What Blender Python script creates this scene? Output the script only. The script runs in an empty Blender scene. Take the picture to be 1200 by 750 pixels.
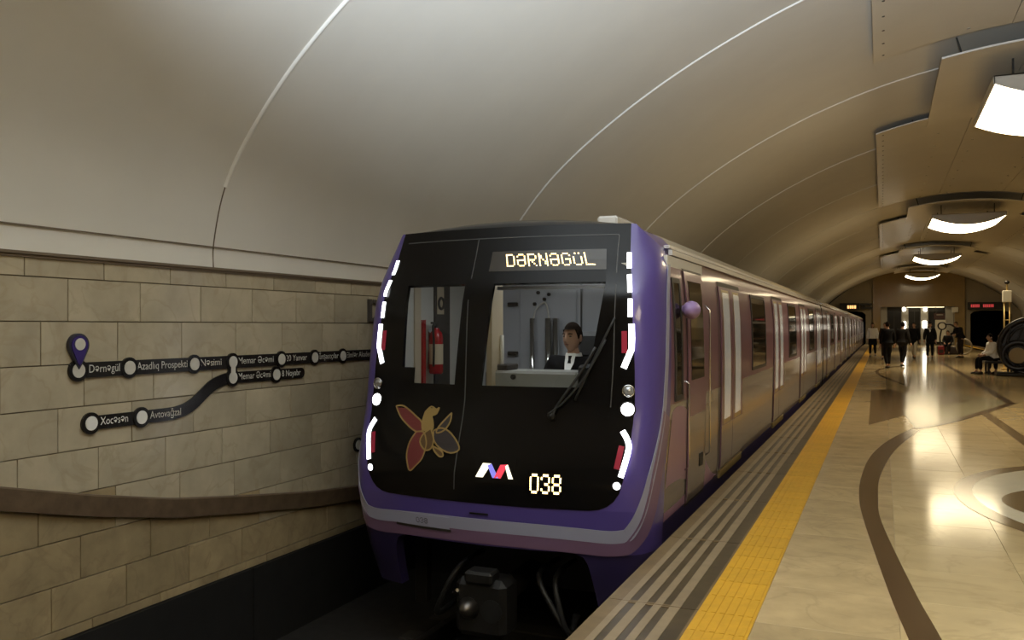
import bpy, math, random
from mathutils import Vector, Matrix
from mathutils.geometry import tessellate_polygon
random.seed(7)
SC = bpy.context.scene
COL = SC.collection
R = math.radians

# ------------------------------------------------------------------ camera, world, light, exposure
FPX = 1000.0                                   # focal length in pixels of a 1200 px wide frame
cam_data = bpy.data.cameras.new('camera')
cam_data.sensor_width = 36.0
cam_data.lens = 36.0 * FPX / 1200.0
cam_data.shift_y = 7.0 / 1200.0
cam_data.clip_end = 300
cam = bpy.data.objects.new('camera', cam_data)
COL.objects.link(cam)
cam.location = (0, 0, 1.6)
cam.rotation_euler = (R(90), 0, math.atan(434.0 / FPX))
SC.camera = cam

world = bpy.data.worlds.new('world')
SC.world = world
world.use_nodes = True
world.node_tree.nodes['Background'].inputs[0].default_value = (0.02, 0.018, 0.015, 1)
world.node_tree.nodes['Background'].inputs[1].default_value = 0.3

SC.view_settings.view_transform = 'Standard'
SC.view_settings.look = 'None'
SC.view_settings.gamma = 1.0
SC.view_settings.use_curve_mapping = False
SC.view_settings.exposure = 0.0
SC.cycles.max_bounces = 8
SC.cycles.diffuse_bounces = 4
SC.cycles.glossy_bounces = 4
SC.cycles.sample_clamp_indirect = 6.0

LAMP_STRENGTH = 12.5                            # the platform luminaires' diffusers
LAMP_COLOR = (1.0, 0.82, 0.52, 1)


def lamp(name, kind, loc, energy, color, size=0.2, rot=(0, 0, 0)):
    d = bpy.data.lights.new(name, kind)
    d.energy = energy
    d.color = color
    if kind == 'AREA':
        d.shape = 'RECTANGLE'
        d.size = size
        d.size_y = size
    else:
        d.shadow_soft_size = size
    o = bpy.data.objects.new(name, d)
    o.location = loc
    o.rotation_euler = rot
    COL.objects.link(o)
    return o


# the photographer's flash: a cool white light at the camera, bounced up towards the vault
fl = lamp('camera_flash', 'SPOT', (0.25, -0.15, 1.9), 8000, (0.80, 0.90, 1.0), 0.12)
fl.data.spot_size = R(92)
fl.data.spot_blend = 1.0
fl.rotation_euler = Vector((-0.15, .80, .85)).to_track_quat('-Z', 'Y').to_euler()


# ------------------------------------------------------------------ helpers
def tag(o, label=None, cat=None, group=None, kind=None):
    if label: o['label'] = label
    if cat: o['category'] = cat
    if group: o['group'] = group
    if kind: o['kind'] = kind
    return o


def thing(name, loc, label, cat, group=None):
    o = bpy.data.objects.new(name, None)
    o.empty_display_size = 0.1
    o.location = loc
    COL.objects.link(o)
    return tag(o, label, cat, group)


def root_loc(o):
    v = Vector((0, 0, 0))
    while o is not None:
        v = v + o.location
        o = o.parent
    return v


class MB:
    """collects geometry for one mesh object, in world coordinates"""
    def __init__(self):
        self.v, self.f, self.m = [], [], []

    def add(self, vs, fs, mi=0):
        b = len(self.v)
        self.v += [tuple(p) for p in vs]
        self.f += [tuple(b + i for i in f) for f in fs]
        self.m += [mi] * len(fs)
        return self

    def box(self, lo, hi, mi=0, M=None):
        x0, y0, z0 = lo
        x1, y1, z1 = hi
        vs = [(x0, y0, z0), (x1, y0, z0), (x1, y1, z0), (x0, y1, z0), (x0, y0, z1), (x1, y0, z1), (x1, y1, z1), (x0, y1, z1)]
        if M: vs = [M @ Vector(p) for p in vs]
        return self.add(vs, [(0, 3, 2, 1), (4, 5, 6, 7), (0, 1, 5, 4), (1, 2, 6, 5), (2, 3, 7, 6), (3, 0, 4, 7)], mi)

    def bevel_box(self, lo, hi, b, mi=0):
        """box whose six faces are inset by b"""
        vs, fs = [], []
        x, y, z = (lo[0], hi[0]), (lo[1], hi[1]), (lo[2], hi[2])
        def c(i, j, k, ax):
            p = [x[i], y[j], z[k]]
            s = [(1, -1)[i], (1, -1)[j], (1, -1)[k]]
            for a in range(3):
                if a != ax: p[a] += s[a] * b
            return tuple(p)
        idx = {}
        for i in (0, 1):
            for j in (0, 1):
                for k in (0, 1):
                    for a in range(3):
                        idx[(i, j, k, a)] = len(vs)
                        vs.append(c(i, j, k, a))
        for s in (0, 1):
            fs.append([idx[(s, j, k, 0)] for j, k in ((0, 0), (1, 0), (1, 1), (0, 1))])
            fs.append([idx[(i, s, k, 1)] for i, k in ((0, 0), (1, 0), (1, 1), (0, 1))])
            fs.append([idx[(i, j, s, 2)] for i, j in ((0, 0), (1, 0), (1, 1), (0, 1))])
        for a, bb, o in ((0, 1, 2), (0, 2, 1), (1, 2, 0)):
            for s in (0, 1):
                for t in (0, 1):
                    q = []
                    for r_ in (0, 1):
                        key = [0, 0, 0]
                        key[a], key[bb], key[o] = s, t, r_
                        q.append((idx[(*key, a)], idx[(*key, bb)]))
                    fs.append((q[0][0], q[0][1], q[1][1], q[1][0]))
        for i in (0, 1):
            for j in (0, 1):
                for k in (0, 1):
                    fs.append((idx[(i, j, k, 0)], idx[(i, j, k, 1)], idx[(i, j, k, 2)]))
        return self.add(vs, fs, mi)

    def grid(self, pts, mi=0, close_u=False):
        """pts: rows of equal length"""
        n, m = len(pts), len(pts[0])
        vs = [p for row in pts for p in row]
        fs = []
        for i in range(n - 1):
            for j in range(m if close_u else m - 1):
                k = (j + 1) % m
                fs.append((i * m + j, i * m + k, (i + 1) * m + k, (i + 1) * m + j))
        return self.add(vs, fs, mi)

    def tube(self, path, r, n=8, mi=0, cap=True):
        path = [Vector(p) for p in path]
        rs = r if isinstance(r, (list, tuple)) else [r] * len(path)
        rows = []
        up = None
        for i, p in enumerate(path):
            t = (path[min(i + 1, len(path) - 1)] - path[max(i - 1, 0)])
            t = t.normalized() if t.length > 1e-9 else Vector((0, 0, 1))
            if up is None:
                up = Vector((0, 0, 1)) if abs(t.z) < .9 else Vector((1, 0, 0))
            a = t.cross(up)
            a = a.normalized() if a.length > 1e-6 else t.orthogonal().normalized()
            b = a.cross(t)
            up = b
            rows.append([p + (a * math.cos(2 * math.pi * k / n) + b * math.sin(2 * math.pi * k / n)) * rs[i] for k in range(n)])
        self.grid(rows, mi, True)
        if cap:
            b0 = len(self.v) - len(rows) * n
            self.f.append(tuple(b0 + k for k in range(n))[::-1]); self.m.append(mi)
            b1 = len(self.v) - n
            self.f.append(tuple(b1 + k for k in range(n))); self.m.append(mi)
        return self

    def ellipsoid(self, c, rad, n=16, k=10, mi=0):
        rows = []
        for i in range(k + 1):
            t = math.pi * i / k
            rows.append([(c[0] + rad[0] * math.sin(t) * math.cos(2 * math.pi * j / n), c[1] + rad[1] * math.sin(t) * math.sin(2 * math.pi * j / n), c[2] + rad[2] * math.cos(t)) for j in range(n)])
        return self.grid(rows, mi, True)

    def prism(self, poly, fa, fb, mi=0):
        """poly: 2D outline; fa/fb map (u,v) to the two 3D faces"""
        tri = tessellate_polygon([[Vector((p[0], p[1], 0)) for p in poly]])
        n = len(poly)
        vs = [fa(*p) for p in poly] + [fb(*p) for p in poly]
        fs = [tuple(t) for t in tri] + [tuple(n + i for i in t[::-1]) for t in tri]
        fs += [(i, (i + 1) % n, n + (i + 1) % n, n + i) for i in range(n)]
        return self.add(vs, fs, mi)

    def torus(self, c, ra, rb, ax, n=32, k=8, mi=0, a0=0, a1=2 * math.pi):
        ax = Vector(ax).normalized()
        e1 = ax.orthogonal().normalized()
        e2 = ax.cross(e1)
        full = abs(a1 - a0 - 2 * math.pi) < 1e-6
        rows = []
        for i in range(n + (0 if full else 1)):
            t = a0 + (a1 - a0) * i / n
            d = e1 * math.cos(t) + e2 * math.sin(t)
            rows.append([Vector(c) + d * (ra + rb * math.cos(2 * math.pi * j / k)) + ax * rb * math.sin(2 * math.pi * j / k) for j in range(k)])
        if full: rows.append(rows[0])
        return self.grid(rows, mi, True)

    def disc(self, c, r0, depth, ax, n=24, mi=0, inner=0.0):
        ax = Vector(ax).normalized()
        e1 = ax.orthogonal().normalized()
        e2 = ax.cross(e1)
        ring = lambda r, h: [Vector(c) + (e1 * math.cos(2 * math.pi * i / n) + e2 * math.sin(2 * math.pi * i / n)) * r + ax * h for i in range(n)]
        a, b = ring(r0, 0), ring(r0, depth)
        if inner:
            self.grid([ring(inner, 0), a, b, ring(inner, depth), ring(inner, 0)], mi, True)
        else:
            self.grid([a, b], mi, True)
            self.add(a, [tuple(range(n))[::-1]], mi)
            self.add(b, [tuple(range(n))], mi)
        return self

    def mesh(self, name, mats, off=Vector((0, 0, 0)), smooth=False):
        me = bpy.data.meshes.new(name)
        me.from_pydata([(p[0] - off[0], p[1] - off[1], p[2] - off[2]) for p in self.v], [], self.f)
        for m in (mats if isinstance(mats, (list, tuple)) else [mats]): me.materials.append(m)
        if len(me.materials) > 1: me.polygons.foreach_set('material_index', self.m)
        if smooth: me.polygons.foreach_set('use_smooth', [True] * len(me.polygons))
        me.update()
        return me

    def build(self, name, mats, parent=None, smooth=False, loc=None):
        off = root_loc(parent) if parent else Vector(loc or (0, 0, 0))
        me = self.mesh(name, mats, off, smooth)
        o = bpy.data.objects.new(name, me)
        COL.objects.link(o)
        if parent: o.parent = parent
        else: o.location = off
        return o


def inst(name, me, loc, parent=None):
    o = bpy.data.objects.new(name, me)
    COL.objects.link(o)
    if parent:
        o.parent = parent
        o.location = Vector(loc) - root_loc(parent)
    else:
        o.location = loc
    return o


def children(o):
    return [c for c in bpy.data.objects if c.parent is o]


def smooth_pts(pts, n=6):
    out = []
    P = [tuple(p) for p in pts]
    for i in range(len(P) - 1):
        p0, p1, p2, p3 = P[max(i - 1, 0)], P[i], P[i + 1], P[min(i + 2, len(P) - 1)]
        for k in range(n):
            t = k / n
            out.append(tuple(0.5 * (2 * b + (c - a) * t + (2 * a - 5 * b + 4 * c - d) * t * t + (3 * b - a - 3 * c + d) * t ** 3) for a, b, c, d in zip(p0, p1, p2, p3)))
    out.append(P[-1])
    return out


def interp(x, xs, ys):
    if x <= xs[0]: return ys[0]
    for i in range(len(xs) - 1):
        if x <= xs[i + 1]:
            t = (x - xs[i]) / (xs[i + 1] - xs[i])
            return ys[i] + (ys[i + 1] - ys[i]) * t
    return ys[-1]


# ------------------------------------------------------------------ materials
def mat(name, col, rough=0.5, metal=0.0, emit=None, strength=0.0, coat=0.0, noise=0.0, scale=4.0, vary=0.0, bump=0.0, veins=None, spec=None, aniso=None):
    m = bpy.data.materials.new(name)
    m.use_nodes = True
    nt = m.node_tree
    b = nt.nodes['Principled BSDF']
    b.inputs['Roughness'].default_value = rough
    b.inputs['Metallic'].default_value = metal
    b.inputs['Coat Weight'].default_value = coat
    b.inputs['Coat Roughness'].default_value = 0.08
    if spec is not None: b.inputs['Specular IOR Level'].default_value = spec
    if emit:
        b.inputs['Emission Color'].default_value = (*emit, 1)
        b.inputs['Emission Strength'].default_value = strength
    c = (*col, 1)
    b.inputs['Base Color'].default_value = c
    if noise or vary or veins:
        tc = nt.nodes.new('ShaderNodeTexCoord')
        geo = nt.nodes.new('ShaderNodeNewGeometry')
        oi = nt.nodes.new('ShaderNodeObjectInfo')
        ns = nt.nodes.new('ShaderNodeTexNoise')
        ns.inputs['Scale'].default_value = scale
        ns.inputs['Detail'].default_value = 6
        ns.inputs['Roughness'].default_value = 0.6
        # each tile shows another cut of the stone
        ad = nt.nodes.new('ShaderNodeVectorMath'); ad.operation = 'ADD'
        sc = nt.nodes.new('ShaderNodeVectorMath'); sc.operation = 'SCALE'
        cb = nt.nodes.new('ShaderNodeCombineXYZ')
        for i in range(3): nt.links.new(oi.outputs['Random'], cb.inputs[i])
        nt.links.new(cb.outputs[0], sc.inputs[0]); sc.inputs['Scale'].default_value = 37.0 if vary else 0.0
        nt.links.new(geo.outputs['Position'], ad.inputs[0]); nt.links.new(sc.outputs[0], ad.inputs[1])
        nt.links.new(ad.outputs[0], ns.inputs['Vector'])
        hsv = nt.nodes.new('ShaderNodeHueSaturation')
        hsv.inputs['Color'].default_value = c
        mr = nt.nodes.new('ShaderNodeMapRange')
        mr.inputs['From Min'].default_value = 0.25; mr.inputs['From Max'].default_value = 0.75
        mr.inputs['To Min'].default_value = 1 - noise; mr.inputs['To Max'].default_value = 1 + noise
        nt.links.new(ns.outputs[0], mr.inputs[0])
        mr2 = nt.nodes.new('ShaderNodeMapRange')
        mr2.inputs['To Min'].default_value = 1 - vary; mr2.inputs['To Max'].default_value = 1 + vary
        nt.links.new(oi.outputs['Random'], mr2.inputs[0])
        mu = nt.nodes.new('ShaderNodeMath'); mu.operation = 'MULTIPLY'
        nt.links.new(mr.outputs[0], mu.inputs[0]); nt.links.new(mr2.outputs[0], mu.inputs[1])
        nt.links.new(mu.outputs[0], hsv.inputs['Value'])
        outc = hsv.outputs[0]
        if veins:
            n2 = nt.nodes.new('ShaderNodeTexNoise')
            n2.inputs['Scale'].default_value = scale * 0.55; n2.inputs['Detail'].default_value = 8; n2.inputs['Distortion'].default_value = 1.2
            nt.links.new(ad.outputs[0], n2.inputs['Vector'])
            rp = nt.nodes.new('ShaderNodeValToRGB')
            rp.color_ramp.elements[0].position = 0.47; rp.color_ramp.elements[0].color = (0, 0, 0, 1)
            rp.color_ramp.elements[1].position = 0.53; rp.color_ramp.elements[1].color = (0, 0, 0, 1)
            e = rp.color_ramp.elements.new(0.5); e.color = (1, 1, 1, 1)
            nt.links.new(n2.outputs[0], rp.inputs[0])
            mx = nt.nodes.new('ShaderNodeMix'); mx.data_type = 'RGBA'
            ml = nt.nodes.new('ShaderNodeMath'); ml.operation = 'MULTIPLY'; ml.inputs[1].default_value = 0.3
            nt.links.new(rp.outputs[0], ml.inputs[0]); nt.links.new(ml.outputs[0], mx.inputs[0])
            nt.links.new(outc, mx.inputs[6]); mx.inputs[7].default_value = (*veins, 1)
            outc = mx.outputs[2]
        nt.links.new(outc, b.inputs['Base Color'])
        if bump:
            bp = nt.nodes.new('ShaderNodeBump')
            bp.inputs['Strength'].default_value = bump; bp.inputs['Distance'].default_value = 0.01
            nt.links.new(ns.outputs[0], bp.inputs['Height']); nt.links.new(bp.outputs[0], b.inputs['Normal'])
    return m


def glass_mat(name, tint=(0.9, 0.93, 0.92)):
    m = bpy.data.materials.new(name)
    m.use_nodes = True
    nt = m.node_tree
    nt.nodes.remove(nt.nodes['Principled BSDF'])
    out = nt.nodes['Material Output']
    tr = nt.nodes.new('ShaderNodeBsdfTransparent'); tr.inputs[0].default_value = (*tint, 1)
    gl = nt.nodes.new('ShaderNodeBsdfGlossy'); gl.inputs['Roughness'].default_value = 0.02
    fr = nt.nodes.new('ShaderNodeFresnel'); fr.inputs[0].default_value = 1.45
    mx = nt.nodes.new('ShaderNodeMixShader')
    nt.links.new(fr.outputs[0], mx.inputs[0]); nt.links.new(tr.outputs[0], mx.inputs[1]); nt.links.new(gl.outputs[0], mx.inputs[2])
    nt.links.new(mx.outputs[0], out.inputs[0])
    return m


M = dict(
    vault=mat('vault_paint', (0.71, 0.69, 0.635), 0.5, noise=0.05, scale=0.7),
    rib=mat('joint_strip', (0.85, 0.84, 0.8), 0.5),
    groove=mat('brown_joint', (0.16, 0.12, 0.08), 0.8),
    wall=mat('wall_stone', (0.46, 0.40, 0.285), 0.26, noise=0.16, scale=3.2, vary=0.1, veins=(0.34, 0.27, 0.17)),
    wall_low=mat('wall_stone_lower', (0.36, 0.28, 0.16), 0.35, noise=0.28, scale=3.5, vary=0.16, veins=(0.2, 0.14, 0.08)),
    mortar=mat('mortar', (0.22, 0.18, 0.12), 0.9),
    band=mat('brown_granite', (0.12, 0.082, 0.05), 0.35, noise=0.3, scale=9.0),
    plinth=mat('black_plinth', (0.012, 0.012, 0.012), 0.6, noise=0.3, scale=5.0),
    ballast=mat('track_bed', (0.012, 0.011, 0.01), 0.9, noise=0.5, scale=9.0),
    rail=mat('rail_steel', (0.12, 0.11, 0.1), 0.35, 0.9),
    sleeper=mat('sleeper', (0.03, 0.028, 0.025), 0.9),
    floor=mat('floor_marble', (0.57, 0.44, 0.235), 0.12, noise=0.13, scale=2.2, vary=0.07, veins=(0.38, 0.28, 0.14), spec=0.3),
    floor_edge=mat('floor_travertine', (0.48, 0.36, 0.19), 0.2, noise=0.2, scale=3.0, vary=0.09, veins=(0.3, 0.23, 0.13), spec=0.35),
    joint=mat('floor_joint', (0.40, 0.31, 0.175), 0.5),
    inlay=mat('brown_inlay', (0.1, 0.058, 0.027), 0.14, noise=0.15, scale=5.0, spec=0.3),
    inlay2=mat('tan_brown_inlay', (0.17, 0.11, 0.05), 0.13, noise=0.2, scale=4.0, spec=0.35),
    inlay_green=mat('pale_green_inlay', (0.4, 0.37, 0.24), 0.12, noise=0.12, scale=4.0, spec=0.6),
    inlay_white=mat('cream_inlay', (0.8, 0.74, 0.56), 0.1, noise=0.08, scale=3.0, spec=0.6),
    slab=mat('edge_granite', (0.17, 0.118, 0.06), 0.45, spec=0.15, noise=0.2, scale=6.0, vary=0.05),
    slab_light=mat('edge_granite_light', (0.25, 0.19, 0.115), 0.45, spec=0.15, noise=0.15, scale=6.0, vary=0.05),
    slab_dark=mat('edge_granite_dark', (0.065, 0.047, 0.024), 0.4, spec=0.2, noise=0.25, scale=6.0, vary=0.08),
    yellow=mat('yellow_tactile', (0.6, 0.325, 0.016), 0.5, noise=0.1, scale=12.0, vary=0.06),
    panel=mat('white_sheet_metal', (0.7, 0.66, 0.57), 0.28, noise=0.04, scale=1.0),
    panel_edge=mat('sheet_edge', (0.8, 0.79, 0.75), 0.4),
    bolt=mat('dark_hole', (0.05, 0.045, 0.04), 0.7),
    bolt_bright=mat('bolt_head', (0.85, 0.82, 0.7), 0.25, 0.6),
    lampbody=mat('lamp_housing', (0.55, 0.52, 0.46), 0.35, 0.3),
    diffuser=mat('lamp_diffuser', (1, 1, 1), 0.5, emit=LAMP_COLOR[:3], strength=LAMP_STRENGTH),
    purple=mat('purple_paint', (0.092, 0.064, 0.275), 0.3, coat=0.5),
    mauve=mat('mauve_paint', (0.19, 0.085, 0.13), 0.3, coat=0.25),
    pink=mat('pink_stripe', (0.19, 0.11, 0.19), 0.3, coat=0.3),
    swoosh=mat('pink_swoosh', (0.3, 0.16, 0.26), 0.3, coat=0.3),
    grey_stripe=mat('grey_stripe', (0.35, 0.355, 0.47), 0.3, coat=0.3),
    silver=mat('silver_paint', (0.19, 0.155, 0.15), 0.25, 0.3, coat=0.4),  # silver tone: the floor's reflection in the glossy side, put into the colour
    silver_band=mat('light_band', (0.36, 0.32, 0.29), 0.25, 0.2, coat=0.4),
    skirt=mat('dark_purple_skirt', (0.03, 0.022, 0.08), 0.35, coat=0.3),
    roofgrey=mat('roof_dust', (0.36, 0.31, 0.22), 0.55, noise=0.15, scale=3.0),
    gutter=mat('gutter_aluminium', (0.8, 0.78, 0.74), 0.25, 0.35),
    mask=mat('black_mask', (0.006, 0.0055, 0.0055), 0.16, spec=0.22),
    seam=mat('seam_grey', (0.06, 0.06, 0.06), 0.5),
    glass=glass_mat('cab_glass'),
    tint=mat('tinted_glass', (0.02, 0.018, 0.014), 0.05, spec=0.8),
    lit=mat('lit_door_glass', (0.38, 0.36, 0.32), 0.16, 0.5, emit=(1.0, 0.95, 0.82), strength=0.13, spec=0.8),  # saloon light put into the panes as a faint glow, no lamps behind
    frame=mat('window_rubber', (0.03, 0.025, 0.022), 0.5),
    steel=mat('polished_steel', (0.62, 0.59, 0.54), 0.22, 0.95),
    chrome=mat('chrome', (0.75, 0.75, 0.74), 0.12, 1.0),
    gold=mat('gold_sill', (0.45, 0.34, 0.14), 0.3, 0.6),
    mirror=mat('lilac_housing', (0.36, 0.24, 0.5), 0.35),
    black=mat('black_rubber', (0.012, 0.012, 0.012), 0.5),
    darkmetal=mat('dark_metal', (0.014, 0.013, 0.012), 0.5, 0.3, noise=0.3, scale=8.0),
    led=mat('white_led', (1, 1, 1), 0.4, emit=(0.95, 0.97, 1.0), strength=5.0),
    headlight=mat('headlight', (1, 1, 1), 0.4, emit=(0.97, 0.98, 1.0), strength=14.0),
    lens=mat('grey_lens', (0.35, 0.36, 0.37), 0.15, 0.5),
    red=mat('red_lens', (0.35, 0.02, 0.05), 0.3, emit=(0.6, 0.03, 0.08), strength=0.08),
    amber=mat('amber_led', (1, 0.8, 0.4), 0.5, emit=(1.0, 0.72, 0.3), strength=4.5),
    disp=mat('display_glass', (0.035, 0.028, 0.02), 0.2),
    logo_w=mat('logo_white', (0.9, 0.9, 0.8), 0.5, emit=(1.0, 0.9, 0.66), strength=1.4),
    logo_b=mat('logo_blue', (0.2, 0.2, 0.7), 0.5, emit=(0.28, 0.26, 0.9), strength=0.7),
    logo_r=mat('logo_red', (0.7, 0.05, 0.08), 0.5, emit=(0.85, 0.06, 0.1), strength=0.8),
    petal_red=mat('petal_red', (0.15, 0.025, 0.025), 0.5),
    petal_grey=mat('petal_grey', (0.035, 0.028, 0.03), 0.5),
    petal_brown=mat('petal_brown', (0.1, 0.055, 0.02), 0.5),
    petal_gold=mat('petal_gold', (0.3, 0.2, 0.065), 0.5),
    cab_wall=mat('cab_wall_grey', (0.52, 0.54, 0.57), 0.5),
    cab_white=mat('cab_white', (0.66, 0.64, 0.58), 0.5),
    cab_cream=mat('cab_cream', (0.62, 0.52, 0.36), 0.5),
    console=mat('console_grey', (0.3, 0.3, 0.28), 0.5),
    red_paint=mat('red_paint', (0.45, 0.015, 0.02), 0.25),
    skin=mat('skin', (0.5, 0.3, 0.21), 0.55),
    suit=mat('dark_suit', (0.012, 0.012, 0.014), 0.8, spec=0.08),
    coat2=mat('dark_coat', (0.02, 0.019, 0.02), 0.85, spec=0.08),
    coat3=mat('brown_black_coat', (0.035, 0.026, 0.022), 0.85, spec=0.08),
    jeans=mat('dark_trousers', (0.014, 0.014, 0.017), 0.85, spec=0.08),
    hair=mat('dark_hair', (0.012, 0.008, 0.006), 0.95, spec=0.08),
    hair2=mat('brown_hair', (0.09, 0.05, 0.025), 0.6),
    shirt=mat('white_cloth', (0.93, 0.93, 0.94), 0.7),
    cream=mat('cream_cloth', (0.6, 0.56, 0.46), 0.8),
    shoe=mat('black_shoe', (0.01, 0.01, 0.01), 0.4),
    eye=mat('dark_eye', (0.02, 0.012, 0.01), 0.3),
    lip=mat('lip', (0.3, 0.12, 0.09), 0.5),
    map_black=mat('map_black', (0.012, 0.011, 0.01), 0.25),
    map_dark=mat('map_dark_grey', (0.02, 0.018, 0.017), 0.25),
    map_white=mat('map_white', (0.62, 0.6, 0.54), 0.4),
    map_text=mat('map_text', (0.62, 0.61, 0.56), 0.4),
    map_text2=mat('map_text_bright', (0.85, 0.85, 0.82), 0.4),  # paler copy of the lettering, with the train headlight's shine in its colour
    pin=mat('pin_purple', (0.05, 0.03, 0.17), 0.2),
    pin_rim=mat('pin_rim', (0.03, 0.03, 0.045), 0.3),
    letter=mat('letter_dark', (0.07, 0.06, 0.05), 0.5),
    endwall=mat('end_wall_stone', (0.27, 0.19, 0.085), 0.14, noise=0.1, scale=1.2),
    endside=mat('end_side_plaster', (0.27, 0.23, 0.16), 0.6, noise=0.08, scale=1.2),
    tunnel=mat('tunnel_dark', (0.01, 0.01, 0.01), 0.9),
    pilaster=mat('pilaster_grey', (0.4, 0.38, 0.33), 0.4),
    doorglass=mat('dark_door_glass', (0.02, 0.019, 0.018), 0.1),
    sign=mat('sign_black', (0.012, 0.01, 0.008), 0.4),
    sign_brown=mat('sign_brown', (0.06, 0.018, 0.01), 0.4),
    sign_red=mat('sign_red_led', (0.6, 0.05, 0.05), 0.5, emit=(0.75, 0.08, 0.08), strength=0.5),
    sign_amber=mat('sign_amber_led', (0.9, 0.5, 0.15), 0.5, emit=(1.0, 0.55, 0.2), strength=1.6),
    walllamp=mat('wall_lamp', (1, 1, 1), 0.5, emit=(1.0, 0.93, 0.78), strength=9.0),
    softlamp=mat('strip_lamp', (1, 1, 1), 0.5, emit=(1.0, 0.85, 0.5), strength=4.0),
    poster=mat('poster_white', (0.6, 0.57, 0.48), 0.5),
    iron=mat('black_iron', (0.02, 0.017, 0.016), 0.35, 0.4, noise=0.3, scale=8.0),
    iron_blue=mat('blue_black_iron', (0.03, 0.03, 0.035), 0.3, 0.4),
    bronze=mat('bronze', (0.22, 0.15, 0.06), 0.4, 0.5),
    brass=mat('brass_pole', (0.55, 0.4, 0.16), 0.35, 0.5),
    base=mat('dark_red_wood', (0.035, 0.014, 0.008), 0.4),
    bag=mat('red_bag', (0.3, 0.02, 0.04), 0.6),
    hoop=mat('grey_hoop', (0.36, 0.32, 0.25), 0.4),
    orange=mat('orange_tag', (0.5, 0.1, 0.03), 0.5),
)

# ------------------------------------------------------------------ the hall: x across, y along the track, z up from the platform
WALL = -5.2
VC, VZ, VR = 2.75, -3.8, 10.25                 # centre line, axis height and radius of the vault
EDGE = -1.48
Y0, Y1 = -12.0, 82.0


def vault_profile(off=0.0):
    # the haunch bulges a little off the circle and drops into the upright wall
    def pol(x, d):
        a = math.acos((x - VC) / (VR - d))
        return (VC + (VR - d) * math.cos(a), VZ + (VR - d) * math.sin(a))
    low = smooth_pts([(-5.2, 2.09), (-5.197, 2.30), (-5.1, 2.70), pol(-4.92, -.03), pol(-4.57, -.085), pol(-4.2, -.1), pol(-3.7, -.085), pol(-3.0, -.055), pol(-2.2, -.025), pol(-1.3, -.006), pol(-.5, 0)], 5)
    n = 26
    a0 = math.acos((-.5 - VC) / VR)
    pts = low + [(VC + VR * math.cos(a0 + (math.pi - 2 * a0) * i / n), VZ + VR * math.sin(a0 + (math.pi - 2 * a0) * i / n)) for i in range(1, n)]
    pts += [(2 * VC - x, z) for x, z in low[::-1]]
    if off:
        out = []
        for x, z in pts:
            d = Vector((VC - x, VZ + 2.0 - z)).normalized()
            out.append((x + d.x * off, z + d.y * off))
        return out
    return pts


def vault_z(x, off=0.0):
    return VZ + math.sqrt(max((VR - off) ** 2 - (x - VC) ** 2, 0.01))


# vault: one bay of plaster between every two joints, white joint strips over the gaps
ceiling = bpy.data.objects.new('ceiling', None); COL.objects.link(ceiling); tag(ceiling, kind='structure')
prof = vault_profile()
edges = [Y0] + [5.625 + 5.85 * k for k in range(-3, 14) if Y0 < 5.625 + 5.85 * k < Y1 - 1] + [Y1 + 0.6]
for a, b in zip(edges[:-1], edges[1:]):
    mb = MB()
    mb.grid([[(x, a + 0.006, z) for x, z in prof], [(x, b - 0.006, z) for x, z in prof]])
    mb.grid([[(x, b - 0.006, z) for x, z in prof], [(x, b - 0.006, z + 0.05) for x, z in prof]])
    mb.build('vault_bay', M['vault'], ceiling, True)
p_in, p_out = vault_profile(0.018), vault_profile(-0.03)
for e in edges[1:-1]:
    mb = MB()
    w = 0.021
    sel = [i for i, (x, z) in enumerate(prof) if z > 2.7]
    mb.grid([[(p_in[i][0] if s else prof[i][0], e + y, p_in[i][1] if s else prof[i][1]) for i in sel] for y, s in ((-w, 0), (-w * .6, 1), (w * .6, 1), (w, 0))])
    mb.build('joint_strip', M['rib'], ceiling, True)
    mb = MB()
    for side in (0, 1):
        pts = [q for q in prof[:len(prof) // 2] if q[1] < 2.95]
        if side: pts = [(2 * VC - x, z) for x, z in pts]
        s = 1 if not side else -1
        mb.grid([[(x + s * 0.003, e + y, z) for x, z in pts] for y in (-0.006, 0.006)])
    mb.build('joint_gap', M['groove'], ceiling)
for s in (0, 1):
    x = -5.194 if not s else 2 * VC + 5.194
    d = 1 if not s else -1
    o = MB().box((min(x, x + d * .008), Y0, 2.263), (max(x, x + d * .008), Y1, 2.272)).build('trim_1' if not s else 'trim_2', M['groove'])
    tag(o, kind='structure')
    x = WALL if not s else 2 * VC - WALL
    mb = MB().box((min(x, x + d * .03), Y0, 2.075), (max(x, x + d * .03), Y1, 2.095)).box((min(x, x + d * .016), Y0, 2.055), (max(x, x + d * .016), Y1, 2.075))
    tag(mb.build('trim_3' if not s else 'trim_4', M['groove']), kind='structure')

# left wall: stone tiles in courses above a black plinth
PL = -0.57
o = MB().box((WALL - 0.3, Y0, -1.6), (WALL - 0.022, Y1, 2.09)).build('wall_left', M['mortar'])
wall_left = tag(o, kind='structure')
courses = [2.07, 1.93, 1.63, 1.33, 1.03, 0.725, 0.42, 0.115, -0.19, -0.495, PL]
tile_meshes = {}


def ledge_z(y):
    return interp(y, [1.5, 2.5, 3.0, 3.72, 4.4, 5.15, 6.0, 7.0, 8.06, 10, 13], [1.3, .9, .74, .558, .385, .22, .09, -.05, -.151, -.27, -.36])


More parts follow.
